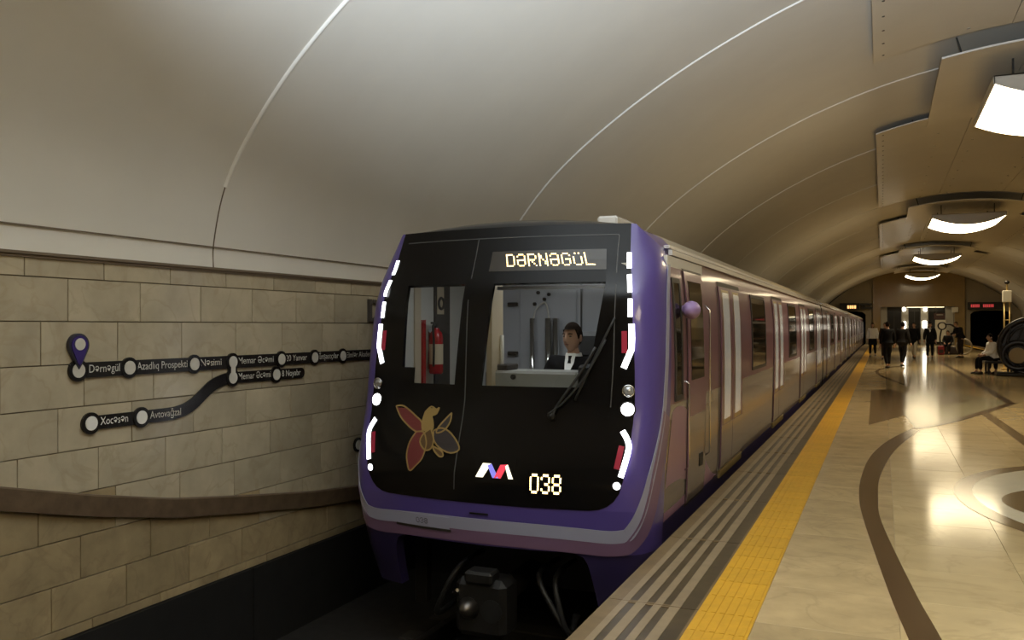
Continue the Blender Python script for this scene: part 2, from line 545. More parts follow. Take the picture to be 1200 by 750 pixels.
def wall_tile(y0, y1, z0, z1, m):
    g = 0.0035
    key = (round(y1 - y0, 3), round(z1 - z0, 3), m.name)
    if key not in tile_meshes:
        hy, hz = (y1 - y0) / 2 - g, (z1 - z0) / 2 - g
        tile_meshes[key] = MB().bevel_box((-0.022, -hy, -hz), (0, hy, hz), 0.002).mesh('stone_tile', m)
    return inst('stone_tile', tile_meshes[key], (WALL + random.uniform(-.0012, .0012), (y0 + y1) / 2, (z0 + z1) / 2), wall_left)


far = MB()
for i in range(len(courses) - 1):
    z1, z0 = courses[i], courses[i + 1]
    ph = [0.30, 0.0, 0.42, 0.13, 0.55, 0.25, 0.4, 0.1, 0.5, 0.2][i]
    y = 1.7 + ph
    while y < 8.9:
        y += 0.63
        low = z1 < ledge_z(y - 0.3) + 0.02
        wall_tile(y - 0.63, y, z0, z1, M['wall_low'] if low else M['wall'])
    while y < Y1 - 1:
        y += 0.63
        far.box((WALL - 0.022, y - 0.627, z0 + .0035), (WALL, y - 0.003, z1 - .0035))
    y = 1.7 + ph
    while y > Y0:
        far.box((WALL - 0.022, y - 0.627, z0 + .0035), (WALL, y - 0.003, z1 - .0035))
        y -= 0.63
tag(far.build('far_stone_tiles', M['wall'], wall_left), kind='stuff')
# sweeping brown granite band
mb = MB()
rows = []
for i in range(60):
    y = 1.6 + i * 0.2
    z = ledge_z(y)
    rows.append([(WALL + .002, y, z + .012), (WALL + .03, y, z + .012), (WALL + .045, y, z), (WALL + .045, y, z - .145), (WALL + .002, y, z - .15)])
rows = smooth_pts([sum(([*p] for p in r), []) for r in rows], 2)
mb.grid([[tuple(r[k:k + 3]) for k in range(0, 15, 3)] for r in rows])
mb.build('granite_band', M['band'], wall_left, False)
mb = MB()
for k in range(-6, 40):
    mb.box((WALL - 0.02, 2.0 + k * 2.05, -1.45), (WALL + 0.03, 2.0 + (k + 1) * 2.05 - .012, PL - 0.004))
tag(mb.build('baseboard_left', M['plinth']), kind='structure')

# right wall, plain mirror of the left
o = MB().box((2 * VC - WALL, Y0, -1.6), (2 * VC - WALL + .3, Y1, 2.09)).build('wall_right', M['wall'])
tag(o, kind='structure')
# track beds
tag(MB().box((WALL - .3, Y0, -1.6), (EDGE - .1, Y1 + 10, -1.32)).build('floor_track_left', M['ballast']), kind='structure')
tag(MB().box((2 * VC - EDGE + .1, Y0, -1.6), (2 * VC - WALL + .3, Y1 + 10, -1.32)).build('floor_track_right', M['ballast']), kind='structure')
tag(MB().box((WALL - .3, Y0 - .2, -1.6), (2 * VC - WALL + .3, Y0, 6.7)).build('wall_back', M['endside']), kind='structure')
RC = -2.91
rail_prof = [(-.065, 0), (.065, 0), (.065, .015), (.012, .03), (.012, .13), (.036, .14), (.036, .17), (-.036, .17), (-.036, .14), (-.012, .13), (-.012, .03), (-.065, .015)]
for cx, lab, nm in ((RC, 'left', 'left track'), (2 * VC - RC, 'right', 'right track')):
    track = thing('railway_track', (cx, 0, -1.32), f'dark steel rails on sleepers in the {lab} track bed beside the platform', 'track')
    for s in (-1, 1):
        x = cx + s * 0.8
        mb = MB()
        mb.prism(rail_prof, lambda u, v: (x + u, Y0, -1.306 + v), lambda u, v: (x + u, Y1 + 8, -1.306 + v))
        mb.build('rail', M['rail'], track)
    sm = MB().bevel_box((-1.25, -.12, -.06), (1.25, .12, .06), .015).mesh('sleeper', M['sleeper'])
    for k in range(24 if lab == 'left' else 1):
        inst('sleeper', sm, (cx, 0.4 + k * .6, -1.366), track)

# ------------------------------------------------------------------ platform
floor = MB().box((EDGE + .05, Y0, -1.6), (2 * VC - EDGE - .05, Y1 + 6, -0.008)).build('floor', M['joint'])
tag(floor, kind='structure')
TH = 0.008
# edge slabs of striped granite
SL = 1.6


def edge_slab_mesh():
    mb = MB()
    xs = [(-1.48, -1.395, 0), (-1.395, -1.353, 1), (-1.353, -1.307, 2), (-1.307, -1.25, 1), (-1.25, -1.205, 2), (-1.205, -1.158, 1), (-1.158, -1.112, 2), (-1.112, -1.053, 1), (-1.053, -.965, 2), (-.965, -.951, 0)]
    for a, b, m in xs:
        top = 0.0 if m != 2 else -0.003
        gap = 0.0 if m != 2 or a > -1.1 else 0.025
        if gap:
            mb.box((a, .003, -TH), (b, gap, 0), 0)
            mb.box((a, SL - gap, -TH), (b, SL - .003, 0), 0)
        mb.box((a, .003 + gap, -TH), (b, SL - .003 - gap, top), m)
    return mb.mesh('edge_slab', [M['slab'], M['slab_light'], M['slab_dark']])


em = edge_slab_mesh()
y = 0.03
while y < 75: inst('edge_slab', em, (0, y, 0), floor); y += SL
# tactile strip
def tactile_mesh(n):
    mb = MB()
    L = 0.315
    for k in range(n):
        mb.box((-.949, k * L + .0006, -TH), (-.634, (k + 1) * L - .0006, .002))
        for i in range(6):
            a = -.949 + .02 + i * .05
            mb.box((a, k * L + .003, .001), (a + .028, (k + 1) * L - .003, .006))
    return mb.mesh('tactile_tile', M['yellow'])
tm = tactile_mesh(1)
for k in range(248): inst('tactile_tile', tm, (0, 2.6 + k * .315, 0), floor)
# floor tiles
P = 0.72
tmesh = {}
for nm in ('floor', 'floor_edge'):
    tmesh[nm] = MB().bevel_box((-P / 2 + .0006, -P / 2 + .0006, -TH), (P / 2 - .0006, P / 2 - .0006, 0), .0015).mesh('floor_tile', M[nm])
far = MB()
ntile = 0
for j in range(-20, 118):
    for i in range(10):
        x, y = -.634 + P * (i + .5), 2.6 + P * (j + .5)
        if x + P / 2 > 6.62: continue
        if j >= 0 and ntile < 296 and x - P < .132 * y + .2:
            inst('floor_tile', tmesh['floor_edge' if i == 0 else 'floor'], (x, y, random.uniform(-.0004, .0004)), floor)
            ntile += 1
        else:
            far.box((x - P / 2 + .0006, y - P / 2 + .0006, -TH), (x + P / 2 - .0006, y + P / 2 - .0006, 0))
tag(far.build('far_floor_tiles', M['floor'], floor), kind='stuff')
mb = MB().box((5.86, Y0, -TH), (6.13, Y1, .0)); mb.build('edge_strip', M['floor_edge'], floor)
mb = MB().box((6.134, Y0, -TH), (6.45, Y1, .004)); mb.build('tactile_strip', M['yellow'], floor)
mb = MB().box((6.452, Y0, -TH), (6.98, Y1, .0)); mb.build('edge_strip', M['slab'], floor)
mb = MB().box((EDGE, Y0, -TH), (-.634, .02, 0)); mb.build('edge_strip', M['slab'], floor)
mb = MB().box((-.949, .022, -TH), (-.634, 2.595, .004)); mb.build('tactile_strip', M['yellow'], floor)

# stone inlays, three millimetres proud of the tiles
IZ = 0.0026
def flat(poly, m, name, z=IZ):
    MB().prism(poly, lambda u, v: (u, v, z), lambda u, v: (u, v, z - .002)).build(name, m, floor)
bo = [(.42, 2.9), (.25, 3.7), (.124, 4.793), (.029, 5.675), (-.134, 7.525), (-.195, 8.507), (-.206, 9.709), (-.134, 11.342), (.065, 12.948), (.40, 14.6)]
bi = [(.60, 2.9), (.40, 3.75), (.278, 4.857), (.172, 5.737), (-.005, 7.578), (-.036, 8.576), (-.025, 9.788), (.09, 11.446), (.26, 12.85), (.53, 14.5)]
bo, bi = smooth_pts(bo, 8), smooth_pts(bi, 8)
for k in range(0, len(bo) - 1, 8):
    seg_o, seg_i = bo[k:k + 9], bi[k:k + 9]
    flat(seg_o + seg_i[::-1], M['inlay'], 'curved_inlay')
def ribbon(pts, w, m, name, n=6, z=IZ):
    pts = smooth_pts(pts, n) if n > 1 else pts
    a, b = [], []
    for i, p in enumerate(pts):
        q0, q1 = pts[max(i - 1, 0)], pts[min(i + 1, len(pts) - 1)]
        t = Vector((q1[0] - q0[0], q1[1] - q0[1])).normalized()
        a.append((p[0] - t.y * w / 2, p[1] + t.x * w / 2)); b.append((p[0] + t.y * w / 2, p[1] - t.x * w / 2))
    flat(a + b[::-1], m, name, z)
flat([(-.202, 14.95), (-.251, 22.84), (.16, 23.64), (.569, 22.05), (.363, 16.77)], M['inlay2'], 'triangle_inlay', IZ + .0002)
flat([(.47, 14.8), (.363, 16.77), (.569, 22.05), (1.05, 24.3), (1.292, 23.8), (2.46, 20.6), (1.2, 16.6)], M['inlay_green'], 'arrow_inlay', IZ + .0001)
flat([(1.0, 18.9), (1.15, 21.9), (1.75, 20.6)], M['inlay2'], 'triangle_inlay', IZ + .0004)
ribbon([(.47, 14.7), (1.2, 16.4), (2.5, 20.4)], .16, M['inlay'], 'inlay_band', 4, IZ + .0004)
ribbon([(2.43, 20.3), (2.43, 32.8), (2.35, 41.6)], .17, M['inlay'], 'inlay_band', 4, IZ + .0004)
ribbon([(1.72, 18.0), (1.79, 14.8), (1.82, 13.2), (1.83, 11.4)], .17, M['inlay2'], 'inlay_band', 4)
ribbon([(1.68, 21.5), (.836, 24.6), (.46, 26.2), (0, 29.5), (-.16, 31.6), (-.1, 34), (.4, 36.5), (1.2, 38.5)], .1, M['inlay'], 'curved_inlay', 6, IZ + .0003)
ell = lambda cx, cy, a, b, t0=0, t1=2 * math.pi, n=48: [(cx + a * math.cos(t0 + (t1 - t0) * i / n), cy + b * math.sin(t0 + (t1 - t0) * i / n)) for i in range(n)]
o_, i_ = ell(2.6, 9.15, 1.97, 2.55), ell(2.6, 9.15, 1.81, 2.3)
mb = MB()
mb.grid([[(*p, IZ) for p in o_], [(*p, IZ) for p in i_]], 0, True)
mb.build('ring_inlay', M['inlay2'], floor)
flat(i_, M['inlay_white'], 'disc_inlay', IZ - .0002)
flat(ell(2.62, 8.9, 1.62, 1.25), M['inlay2'], 'disc_inlay', IZ + .0003)

# ------------------------------------------------------------------ end of the hall
ew = bpy.data.objects.new('wall_end', None); COL.objects.link(ew); tag(ew, kind='structure')
ew.location = (0, Y1, 0)
arc = lambda a, b, n=16: [(a + (b - a) * i / n, vault_z(a + (b - a) * i / n) - .01) for i in range(n + 1)]
def wallpiece(poly, y, d, m, name):
    MB().prism(poly, lambda u, v: (u, y, v), lambda u, v: (u, y + d, v)).build(name, m, ew)
cl, cr = -.76, 6.42
wallpiece([(-.138, 3.27), (5.64, 3.27)] + arc(-.138, 5.64)[::-1], 81.6, .9, M['endwall'], 'lintel')
wallpiece([(cl, 0), (-.14, 0)] + arc(cl, -.14)[::-1], 81.6, .9, M['endwall'], 'pier')
wallpiece([(5.642, 0), (cr, 0)] + arc(5.642, cr)[::-1], 81.6, .9, M['endwall'], 'pier')
for s in (0, 1):
    f = (lambda p: p) if not s else (lambda p: [(2 * VC - x, z) for x, z in p][::-1])
    wallpiece(f([(-1.35, -1.3), (cl - .002, -1.3)] + arc(-1.35, cl - .002)[::-1]), 81.9, .5, M['endside'], 'pier')
    wallpiece(f([(-5.2, -1.3), (-4.42, -1.3), (-4.42, 2.6)] + [(-5.0, 2.9), (-5.2, 2.3)]), 81.9, .5, M['endside'], 'pier')
    top = [(-4.42, 2.6), (-4.1, 2.82), (-3.6, 2.9), (-2.1, 2.9), (-1.6, 2.82), (-1.352, 2.6)] + arc(-5.0, -1.352)[::-1]
    wallpiece(f(top), 81.9, .5, M['endside'], 'portal_head')
    x0, x1 = (-4.9, -1.1) if not s else (2 * VC + 1.1, 2 * VC + 4.9)
    mb = MB().box((x0, 90, -1.4), (x1, 90.2, 3.2)).box((x0 - .1, 82.4, -1.4), (x0, 90.2, 3.2)).box((x1, 82.4, -1.4), (x1 + .1, 90.2, 3.2)).box((x0 - .1, 82.4, 3.2), (x1 + .1, 90.2, 3.3))
    mb.build('tunnel_lining', M['tunnel'], ew)
# hall behind the opening: glass doors between pilasters, a lit soffit
mb = MB().box((-.14, 86, 0), (5.64, 86.2, 3.4)).box((-.34, 82.5, 0), (-.14, 86.2, 3.4)).box((5.64, 82.5, 0), (5.84, 86.2, 3.4)).box((-.34, 82.5, 3.27), (5.84, 86.2, 3.4))
mb.build('vestibule', M['endside'], ew)
for x0, x1 in ((-.13, .38), (1.53, 2.1), (3.07, 3.66), (5.0, 5.63)):
    MB().bevel_box((x0, 82.6, 0), (x1, 83.0, 3.26), .02).build('pilaster', M['pilaster'], ew)
for x0, x1 in ((.385, 1.525), (2.105, 3.065), (3.665, 4.995)):
    d = MB().box((x0, 82.78, .02), (x1, 82.82, 2.87)).build('glass_door', M['doorglass'], ew)
    mb = MB().box((x0, 82.74, 2.87), (x1, 82.84, 2.95))
    for x in (x0 + .03, (x0 + x1) / 2, x1 - .03): mb.box((x - .025, 82.74, .02), (x + .025, 82.84, 2.87))
    mb.build('door_frame', M['frame'], d)
    MB().box((x0, 82.7, 2.951), (x1, 82.9, 3.26)).build('transom', M['sign'], ew)
for k, (x, z, w, h_, m, lab) in enumerate(((1.79, 1.68, .12, .3, 'walllamp', 'bright white wall lamp on the left lit pilaster of the far hall entrance'),
                           (3.38, 1.72, .16, .32, 'walllamp', 'bright white wall lamp on the right lit pilaster of the far hall entrance'),
                           (1.75, 3.06, .11, .16, 'walllamp', 'small bright lamp at the top of the left lit pilaster, far entrance'),
                           (3.42, 3.06, .13, .18, 'walllamp', 'small bright lamp at the top of the right lit pilaster, far entrance'))):
    t = thing('wall_lamp', (x, 82.6, z), lab, 'lamp', 'lamps at the far entrance')
    MB().bevel_box((x - w - .02, 82.56, z - h_ - .02), (x + w + .02, 82.6, z + h_ + .02), .01).build('back_plate', M['lampbody'], t)
    MB().bevel_box((x - w, 82.48, z - h_), (x + w, 82.56, z + h_), .03).build('diffuser', M[m], t)
t = thing('strip_light', (3.4, 81.95, 3.27), 'long warm strip light under the lintel of the far hall entrance', 'lamp')
MB().bevel_box((1.9, 81.85, 3.235), (4.9, 82.1, 3.27), .008).build('housing', M['lampbody'], t)
MB().bevel_box((1.95, 81.88, 3.205), (4.85, 82.07, 3.236), .008).build('diffuser', M['softlamp'], t)
t = thing('hanging_sign', (4.48, 81.5, 2.45), 'dark red-brown sign hung in the far hall entrance', 'sign')
MB().bevel_box((4.05, 81.47, 2.19), (4.9, 81.53, 2.7), .01).build('board', M['sign_brown'], t)
MB().box((4.25, 81.455, 2.53), (4.75, 81.469, 2.58)).build('printed_line', M['poster'], t)
for x in (4.2, 4.75): MB().tube([(x, 81.5, 2.7), (x, 81.65, 3.3)], .012).build('hanger', M['frame'], t)
t = thing('poster_stand', (4.5, 80.6, 0), 'white upright poster panel before the far hall entrance', 'poster')
MB().bevel_box((4.1, 80.57, .25), (4.92, 80.63, 2.12), .01).build('board', M['poster'], t)
for x in (4.2, 4.77): MB().box((x, 80.4, 0), (x + .05, 80.8, .25)).build('foot', M['frame'], t)
t = thing('box_light', (5.95, 81.6, 3.0), 'small cream box light on the right pier of the far entrance', 'lamp')
MB().bevel_box((5.42, 81.3, 2.75), (5.9, 81.6, 3.2), .03).build('box', M['poster'], t)

# time displays over the two tracks
t = thing('time_display', (-2.2, 81.5, 3.3), 'black display box with amber digits over the left track portal', 'sign')
MB().bevel_box((-3.5, 81.4, 3.0), (-1.85, 81.6, 3.62), .02).build('case', M['sign'], t)
for k in range(4): MB().box((-2.85 + k * .19, 81.385, 3.14), (-2.71 + k * .19, 81.399, 3.42)).build('lit_digit', M['sign_amber'], t)
MB().box((-3.2, 81.6, 3.2), (-2.2, 81.9, 3.4)).build('bracket', M['frame'], t)
t = thing('slat_sign', (-1.3, 81.5, 3.3), 'dark double board sign right of the amber display over the left track', 'sign')
for z in (3.08, 3.4): MB().bevel_box((-1.8, 81.4, z), (-.85, 81.55, z + .2), .01).build('board', M['sign'], t)
MB().box((-1.6, 81.55, 3.1), (-1.4, 81.9, 3.6)).build('bracket', M['frame'], t)
t = thing('time_display', (7.9, 81.5, 3.3), 'long black display box with red letters over the right track portal', 'sign')
MB().bevel_box((6.6, 81.4, 2.98), (9.15, 81.6, 3.6), .02).build('case', M['sign'], t)
for a, n in ((6.85, 5), (7.75, 6)):
    for k in range(n): MB().box((a + k * .135, 81.385, 3.17), (a + k * .135 + .1, 81.399, 3.42)).build('lit_character', M['sign_red'], t)
MB().box((7.4, 81.6, 3.2), (8.4, 81.9, 3.4)).build('bracket', M['frame'], t)

# ------------------------------------------------------------------ hung ceiling sheets and luminaires (one bay every 18.65 m)
PC = 2.82
def curved_sheet(x0, x1, y0, y1, off, th, n=18):
    mb = MB()
    top, bot = [], []
    for i in range(n + 1):
        x = x0 + (x1 - x0) * i / n
        bot.append((x, vault_z(x, off))); top.append((x, vault_z(x, off) + th))
    mb.grid([[(x, y0, z) for x, z in bot], [(x, y1, z) for x, z in bot]])
    mb.grid([[(x, y, z) for x, z in top] for y in (y1, y0)])
    for y in (y0, y1): mb.grid([[(x, y, z) for x, z in (bot if y == y0 else top)], [(x, y, z) for x, z in (top if y == y0 else bot)]], 1)
    for i in (0, -1):
        mb.add([(bot[i][0], y0, bot[i][1]), (bot[i][0], y1, bot[i][1]), (top[i][0], y1, top[i][1]), (top[i][0], y0, top[i][1])], [(0, 1, 2, 3)])
    return mb
ORD = ['nearest', 'second', 'third', 'fourth']
def bay(k):
    y = 2.1 + 18.65 * (k - 1)
    if k >= 1:
        yf = min(y + 13.0, 81.2)
        t = thing('ceiling_panel', (PC, y, vault_z(PC, .15)), f'{ORD[k - 1]} wide curved white ceiling sheet with rows of bolt holes, counted from the camera', 'ceiling panel', 'wide ceiling sheets')
        hw = 2.95
        s = [(PC - hw, PC - .99), (PC - .98, PC + .98), (PC + .99, PC + hw)]
        for a, b in s: curved_sheet(a, b, y, yf, .15, .025, 8).build('sheet', [M['panel'], M['panel_edge']], t, False)
        mb, mb2 = MB(), MB()
        for x in (PC - hw + .14, PC - 1.6, PC - .75, PC + .75, PC + 1.6, PC + hw - .14):
            yy = y + .35
            while yy < yf:
                near = abs(x - PC) > 1.7
                (mb if near else mb2).disc((x, yy, vault_z(x, .15) - .006), .022 if near else .03, .012, (0, 0, 1), 6)
                yy += .62 if near else 1.55
        tag(mb.build('bolt_hole', M['bolt'], t), kind='stuff'); tag(mb2.build('bolt_head', M['bolt_bright'], t), kind='stuff')
        for x in (PC - 2.2, PC - .6, PC + .6, PC + 2.2):
            for yy in (y + .4, (y + yf) / 2, yf - .4): MB().tube([(x, yy, vault_z(x, .15) + .02), (x, yy, vault_z(x) + .02)], .012, 6).build('hanger', M['bolt'], t)
    if k > 4: return
    yb = y + 13.1
    nm = ORD[k - 1] if k >= 1 else None
    lab = f'{nm} narrow lower ceiling sheet carrying a lamp, counted from the camera' if nm else 'narrow lower ceiling sheet carrying the lamp behind the camera'
    t = thing('lamp_panel', (PC, yb, vault_z(PC, .42)), lab, 'ceiling panel', 'lamp carrying ceiling sheets')
    s = [(PC - 1.95, PC - .66), (PC - .65, PC + .65), (PC + .66, PC + 1.95)]
    for a, b in s: curved_sheet(a, b, yb, yb + 5.1, .42, .03, 8).build('sheet', [M['panel'], M['panel_edge']], t)
    for x in (PC - 1.6, PC + 1.6):
        for yy in (yb + .5, yb + 4.6): MB().tube([(x, yy, vault_z(x, .42) + .02), (x + (.12 if x > PC else -.12), yy, vault_z(x) + .03)], .016, 6).build('hanger', M['bolt'], t)
    # luminaire: flat-topped housing, diffuser bellying down
    y0, y1 = yb + .45, yb + 3.7
    lab = f'{nm} glowing bowed ceiling lamp along the platform centre line' if nm else 'glowing bowed ceiling lamp behind the camera'
    t = thing('ceiling_lamp', (PC, (y0 + y1) / 2, 5.45), lab, 'lamp', 'bowed ceiling lamps')
    hw, zt, ze, zb = 1.17, 5.62, 5.5, 5.22
    n = 18
    arc_ = [(PC - hw + 2 * hw * i / n, ze - (ze - zb) * (1 - (2 * i / n - 1) ** 2)) for i in range(n + 1)]
    mb = MB()
    mb.grid([[(x, yy, z) for x, z in arc_] for yy in (y0 + .02, y1 - .02)])
    mb.build('diffuser', M['diffuser'], t, True)
    mb = MB()
    for a, b in ((y0, y0 + .02), (y1 - .02, y1)):
        poly = [(PC - hw - .01, zt)] + [(x, z - .008) for x, z in arc_] + [(PC + hw + .01, zt)]
        mb.prism(poly, lambda u, v, a=a: (u, a, v), lambda u, v, b=b: (u, b, v))
    for s_ in (-1, 1): mb.box((PC + s_ * hw - .012, y0, ze - .02), (PC + s_ * hw + .012, y1, zt))
    mb.box((PC - hw, y0, zt - .02), (PC + hw, y1, zt))
    mb.build('housing', M['lampbody'], t)
    for x in (PC - .85, PC + .85):
        for yy in (y0 + .5, y1 - .5): MB().tube([(x, yy, zt - .01), (x, yy, vault_z(x, .42) + .01)], .018, 6).build('rod', M['bolt'], t)
for k in range(0, 5): bay(k)

# ------------------------------------------------------------------ the train
UC = RC
ZT = [-.62, -.3, -.1, .2, .43, .65, .96, 1.3, 1.68, 1.9, 2.09, 2.2, 2.26, 2.43]
DE = [6.42, 6.30, 6.25, 6.21, 6.21, 6.27, 6.37, 6.405, 6.445, 6.48, 6.58, 6.625, 6.65, 6.72]
UM = [1.08, 1.11, 1.13, 1.16, 1.17, 1.185, 1.205, 1.195, 1.165, 1.15, 1.115, 1.10, 1.095, 1.08]
HW = [1.25, 1.29, 1.31, 1.335, 1.34, 1.345, 1.35, 1.35, 1.34, 1.325, 1.30, 1.265, 1.235, 1.14]
BOW = .16
def hwf(z): return interp(z, ZT, HW)


def S(p, z):
    """the nose surface: p = -1..1 across the front, 1..2 round the corner, beyond 2 metres along the side"""
    de, um, hw = interp(z, ZT, DE), interp(z, ZT, UM), interp(z, ZT, HW)
    a, sg = abs(p), (1 if p >= 0 else -1)
    if a <= 1: u, d = a * um, de - BOW * (1 - a * a)
    elif a <= 2:
        t = a - 1
        u = (1 - t) ** 2 * um + 2 * t * (1 - t) * hw + t * t * hw
        d = (1 - t) ** 2 * de + 2 * t * (1 - t) * (de + (hw - um) * 2 * BOW / um) + t * t * (de + .42)
    else: u, d = hw, de + .42 + (a - 2)
    return Vector((UC + sg * u, d, z))


def So(p, z, off):
    e = .004
    tp = S(p + e, z) - S(p - e, z)
    tz = S(p, z + e) - S(p, z - e)
    n = tp.cross(tz).normalized()
    return S(p, z) + n * off


def spatch(mb, pts, mi=0):
    return mb.grid(pts, mi)


def sweep_on(path, widths, off, side=None, thick=.004):
    """a strip following a path in (p,z) on the nose; widths in metres"""
    mb = MB()
    pts = [So(p, z, off) for p, z in path]
    rows = []
    for i, q in enumerate(pts):
        t = (pts[min(i + 1, len(pts) - 1)] - pts[max(i - 1, 0)]).normalized()
        p, z = path[i]
        n = (So(p, z, off + .01) - q).normalized()
        b = t.cross(n).normalized()
        w = widths[i] if isinstance(widths, (list, tuple)) else widths
        rows.append([q + b * w / 2 - n * thick, q + b * w / 2, q + b * w / 6, q - b * w / 6, q - b * w / 2, q - b * w / 2 - n * thick])
    mb.grid(rows)
    return mb


def decal(poly, off, th=.004):
    """small filled outline in (p,z) laid on the nose"""
    return MB().prism(poly, lambda u, v: tuple(So(u, v, off)), lambda u, v: tuple(So(u, v, off - th)))


L1 = 25.9
head = thing('metro_car', (UC, 15.5, -1.1), 'purple and mauve leading metro car with a black front, display and driver', 'metro car', 'cars of the metro train')

# purple nose shell with the openings for the black mask and the coupler
def pm(z): return interp(z, [.205, .215, .24, .28, .34, .43, .55, .7, 3], [.76, .82, .87, .91, .942, .962, .972, .975, .97])
def pb(z): return interp(z, [-.62, -.45, -.3, -.2, -.16, -.135], [.82, .80, .775, .75, .72, .66])
def ztop(p): a = abs(p); return 2.43 if a <= 1 else 2.43 - .225 * (a - 1) ** 1.3
NC = 14
for_shell = MB()
skirts = {-1: MB(), 1: MB()}
for sg in (-1, 1):
    rows = []
    zs = [.205, .215, .24, .28, .34, .43, .55, .7, .85, 1.0, 1.2, 1.4, 1.6, 1.8, 2.0, 2.1, 2.2, 2.3, 2.43]
    for z in zs:
        row = []
        for k in range(NC + 1):
            p = pm(z) + (2 - pm(z)) * (k / NC)
            zz = z if z < 2.1 else 2.1 + (z - 2.1) / .33 * (ztop(p) - 2.1)
            row.append(S(sg * p, zz))
        rows.append(row if sg > 0 else row[::-1])
    for_shell.grid(rows)
    rows = []
    for z in (-.62, -.5, -.4, -.3, -.22, -.17, -.135):
        row = [S(sg * (pb(z) + (2 - pb(z)) * k / NC), z) for k in range(NC + 1)]
        rows.append(row if sg > 0 else row[::-1])
    skirts[sg].grid(rows)
rows = [[S(-2 + 4 * k / 48, z) for k in range(49)] for z in (-.135, -.05, .04, .12, .205)]
for_shell.grid(rows)
# return lip of the opening
for sg in (-1, 1):
    pts = [(pb(z), z) for z in (-.62, -.5, -.4, -.3, -.22, -.17, -.135)]
    skirts[sg].grid([[S(sg * p, z) for p, z in pts], [S(sg * p, z) + Vector((0, .12, 0)) for p, z in pts]])
for_shell.build('nose_shell', M['purple'], head, True)
for sg in (-1, 1): skirts[sg].build('nose_skirt', M['skirt'], head, True)

# black mask with the two window openings
rowz = [.205, .215, .24, .28, .34, .43, .55, .7, .85, 1.0, 1.12, 1.25, 1.4, 1.6, 1.8, 1.945, 2.1, 2.2, 2.34, 2.43]
def wl(z): return interp(z, [1.12, 1.945], [-.705, -.752])
def wr(z): return interp(z, [1.12, 1.945], [-.258, -.234])
def sl(z): return interp(z, [1.12, 1.945], [-.057, -.002])
def sr(z): return interp(z, [1.12, 1.945], [.665, .803])
mk = MB()
def seg(a, b, n, lo=0, hi=len(rowz)):
    mk.grid([[So(a(z) + (b(z) - a(z)) * k / n, z, 0.004) for k in range(n + 1)] for z in rowz[lo:hi]])
i0, i1 = rowz.index(1.12), rowz.index(1.945)
npm = lambda z: -pm(z)
seg(npm, wl, 5); seg(wr, sl, 4); seg(sr, pm, 5)
for a, b, n in ((wl, wr, 8), (sl, sr, 12)):
    seg(a, b, n, 0, i0 + 1); seg(a, b, n, i1)
# notch at the foot of the left window
mk.grid([[So(wl(z) + (-.595 - wl(z)) * k / 3, z, .004) for k in range(4)] for z in (1.12, 1.18, 1.25)])
# window reveals
for a, b in ((wl, wr), (sl, sr)):
    loop = [(a(z), z) for z in rowz[i0:i1 + 1]] + [(a(1.945) + (b(1.945) - a(1.945)) * k / 8, 1.945) for k in range(1, 9)] + [(b(z), z) for z in rowz[i0:i1][::-1]] + [(b(1.12) + (a(1.12) - b(1.12)) * k / 8, 1.12) for k in range(1, 9)]
    mk.grid([[So(p, z, .004) for p, z in loop], [So(p, z, -.03) for p, z in loop]])
mk.build('front_mask', M['mask'], head, True)
for nm, a, b in (('door_window', wl, wr), ('windscreen', sl, sr)):
    mb = MB()
    zz = rowz[i0:i1 + 1]
    mb.grid([[So(a(z) - .004 + (b(z) - a(z) + .008) * k / 10, z, -.012) for k in range(11)] for z in zz])
    mb.build(nm, M['glass'], head, True)
for nm, path in (('panel_seam', [(-.205, 2.33), (-.185, 1.6), (-.17, 1.0), (-.18, .6), (-.19, .3)]), ('panel_seam', [(.89, 2.33), (.86, 1.7), (.83, 1.07), (.82, .9)]),
                 ('panel_seam', [(-.9 + 1.79 * k / 12, 2.335) for k in range(13)]), ('panel_seam', [(-.88 + 1.7 * k / 12, .93) for k in range(13)])):
    sweep_on(smooth_pts(path, 4), .008, .0065).build(nm, M['seam'], head)
# stripes round the nose
def stripe_path(dz, dp):
    right = [(.0, .03), (.4, .028), (.7, .015), (.88, .003), (.98, .015), (1.08, .05), (1.25, .165), (1.43, .345), (1.58, .55), (1.7, .78), (1.76, 1.05), (1.8, 1.35), (1.85, 1.75), (1.93, 2.08), (2.0, 2.17)]
    right = [(p + dp * interp(p, [.9, 1.3, 2], [0, 1, .6]), z + dz * interp(p, [.9, 1.35, 1.8], [1, .75, 0])) for p, z in right]
    r = smooth_pts(right, 4)
    return [(-p, z) for p, z in r[::-1]][:-1] + r
sp = stripe_path(0, 0)
sweep_on(sp, [interp(abs(p), [0, 1.1, 1.5, 1.8, 2], [.1, .1, .09, .07, .06]) for p, z in sp], .006).build('grey_stripe', M['grey_stripe'], head)
sp = stripe_path(-.1, .17)
sp = [q for q in sp if q[1] < .95]
sweep_on(sp, [interp(abs(p), [0, 1.1, 1.5, 2], [.1, .1, .15, .2]) for p, z in sp], .005).build('pink_stripe', M['pink'], head)
t = sweep_on([(-.70 + .46 * k / 6, .017) for k in range(7)], .1, .011).build('number_plate', M['grey_stripe'], head)
plate = t
sweep_on([(-.71 + .48 * k / 6, -.042) for k in range(7)], .02, .012).build('plate_edge', M['frame'], t)
sweep_on([(-.07, .125), (.0, .125), (.07, .125)], .014, .012).build('latch', M['black'], head)

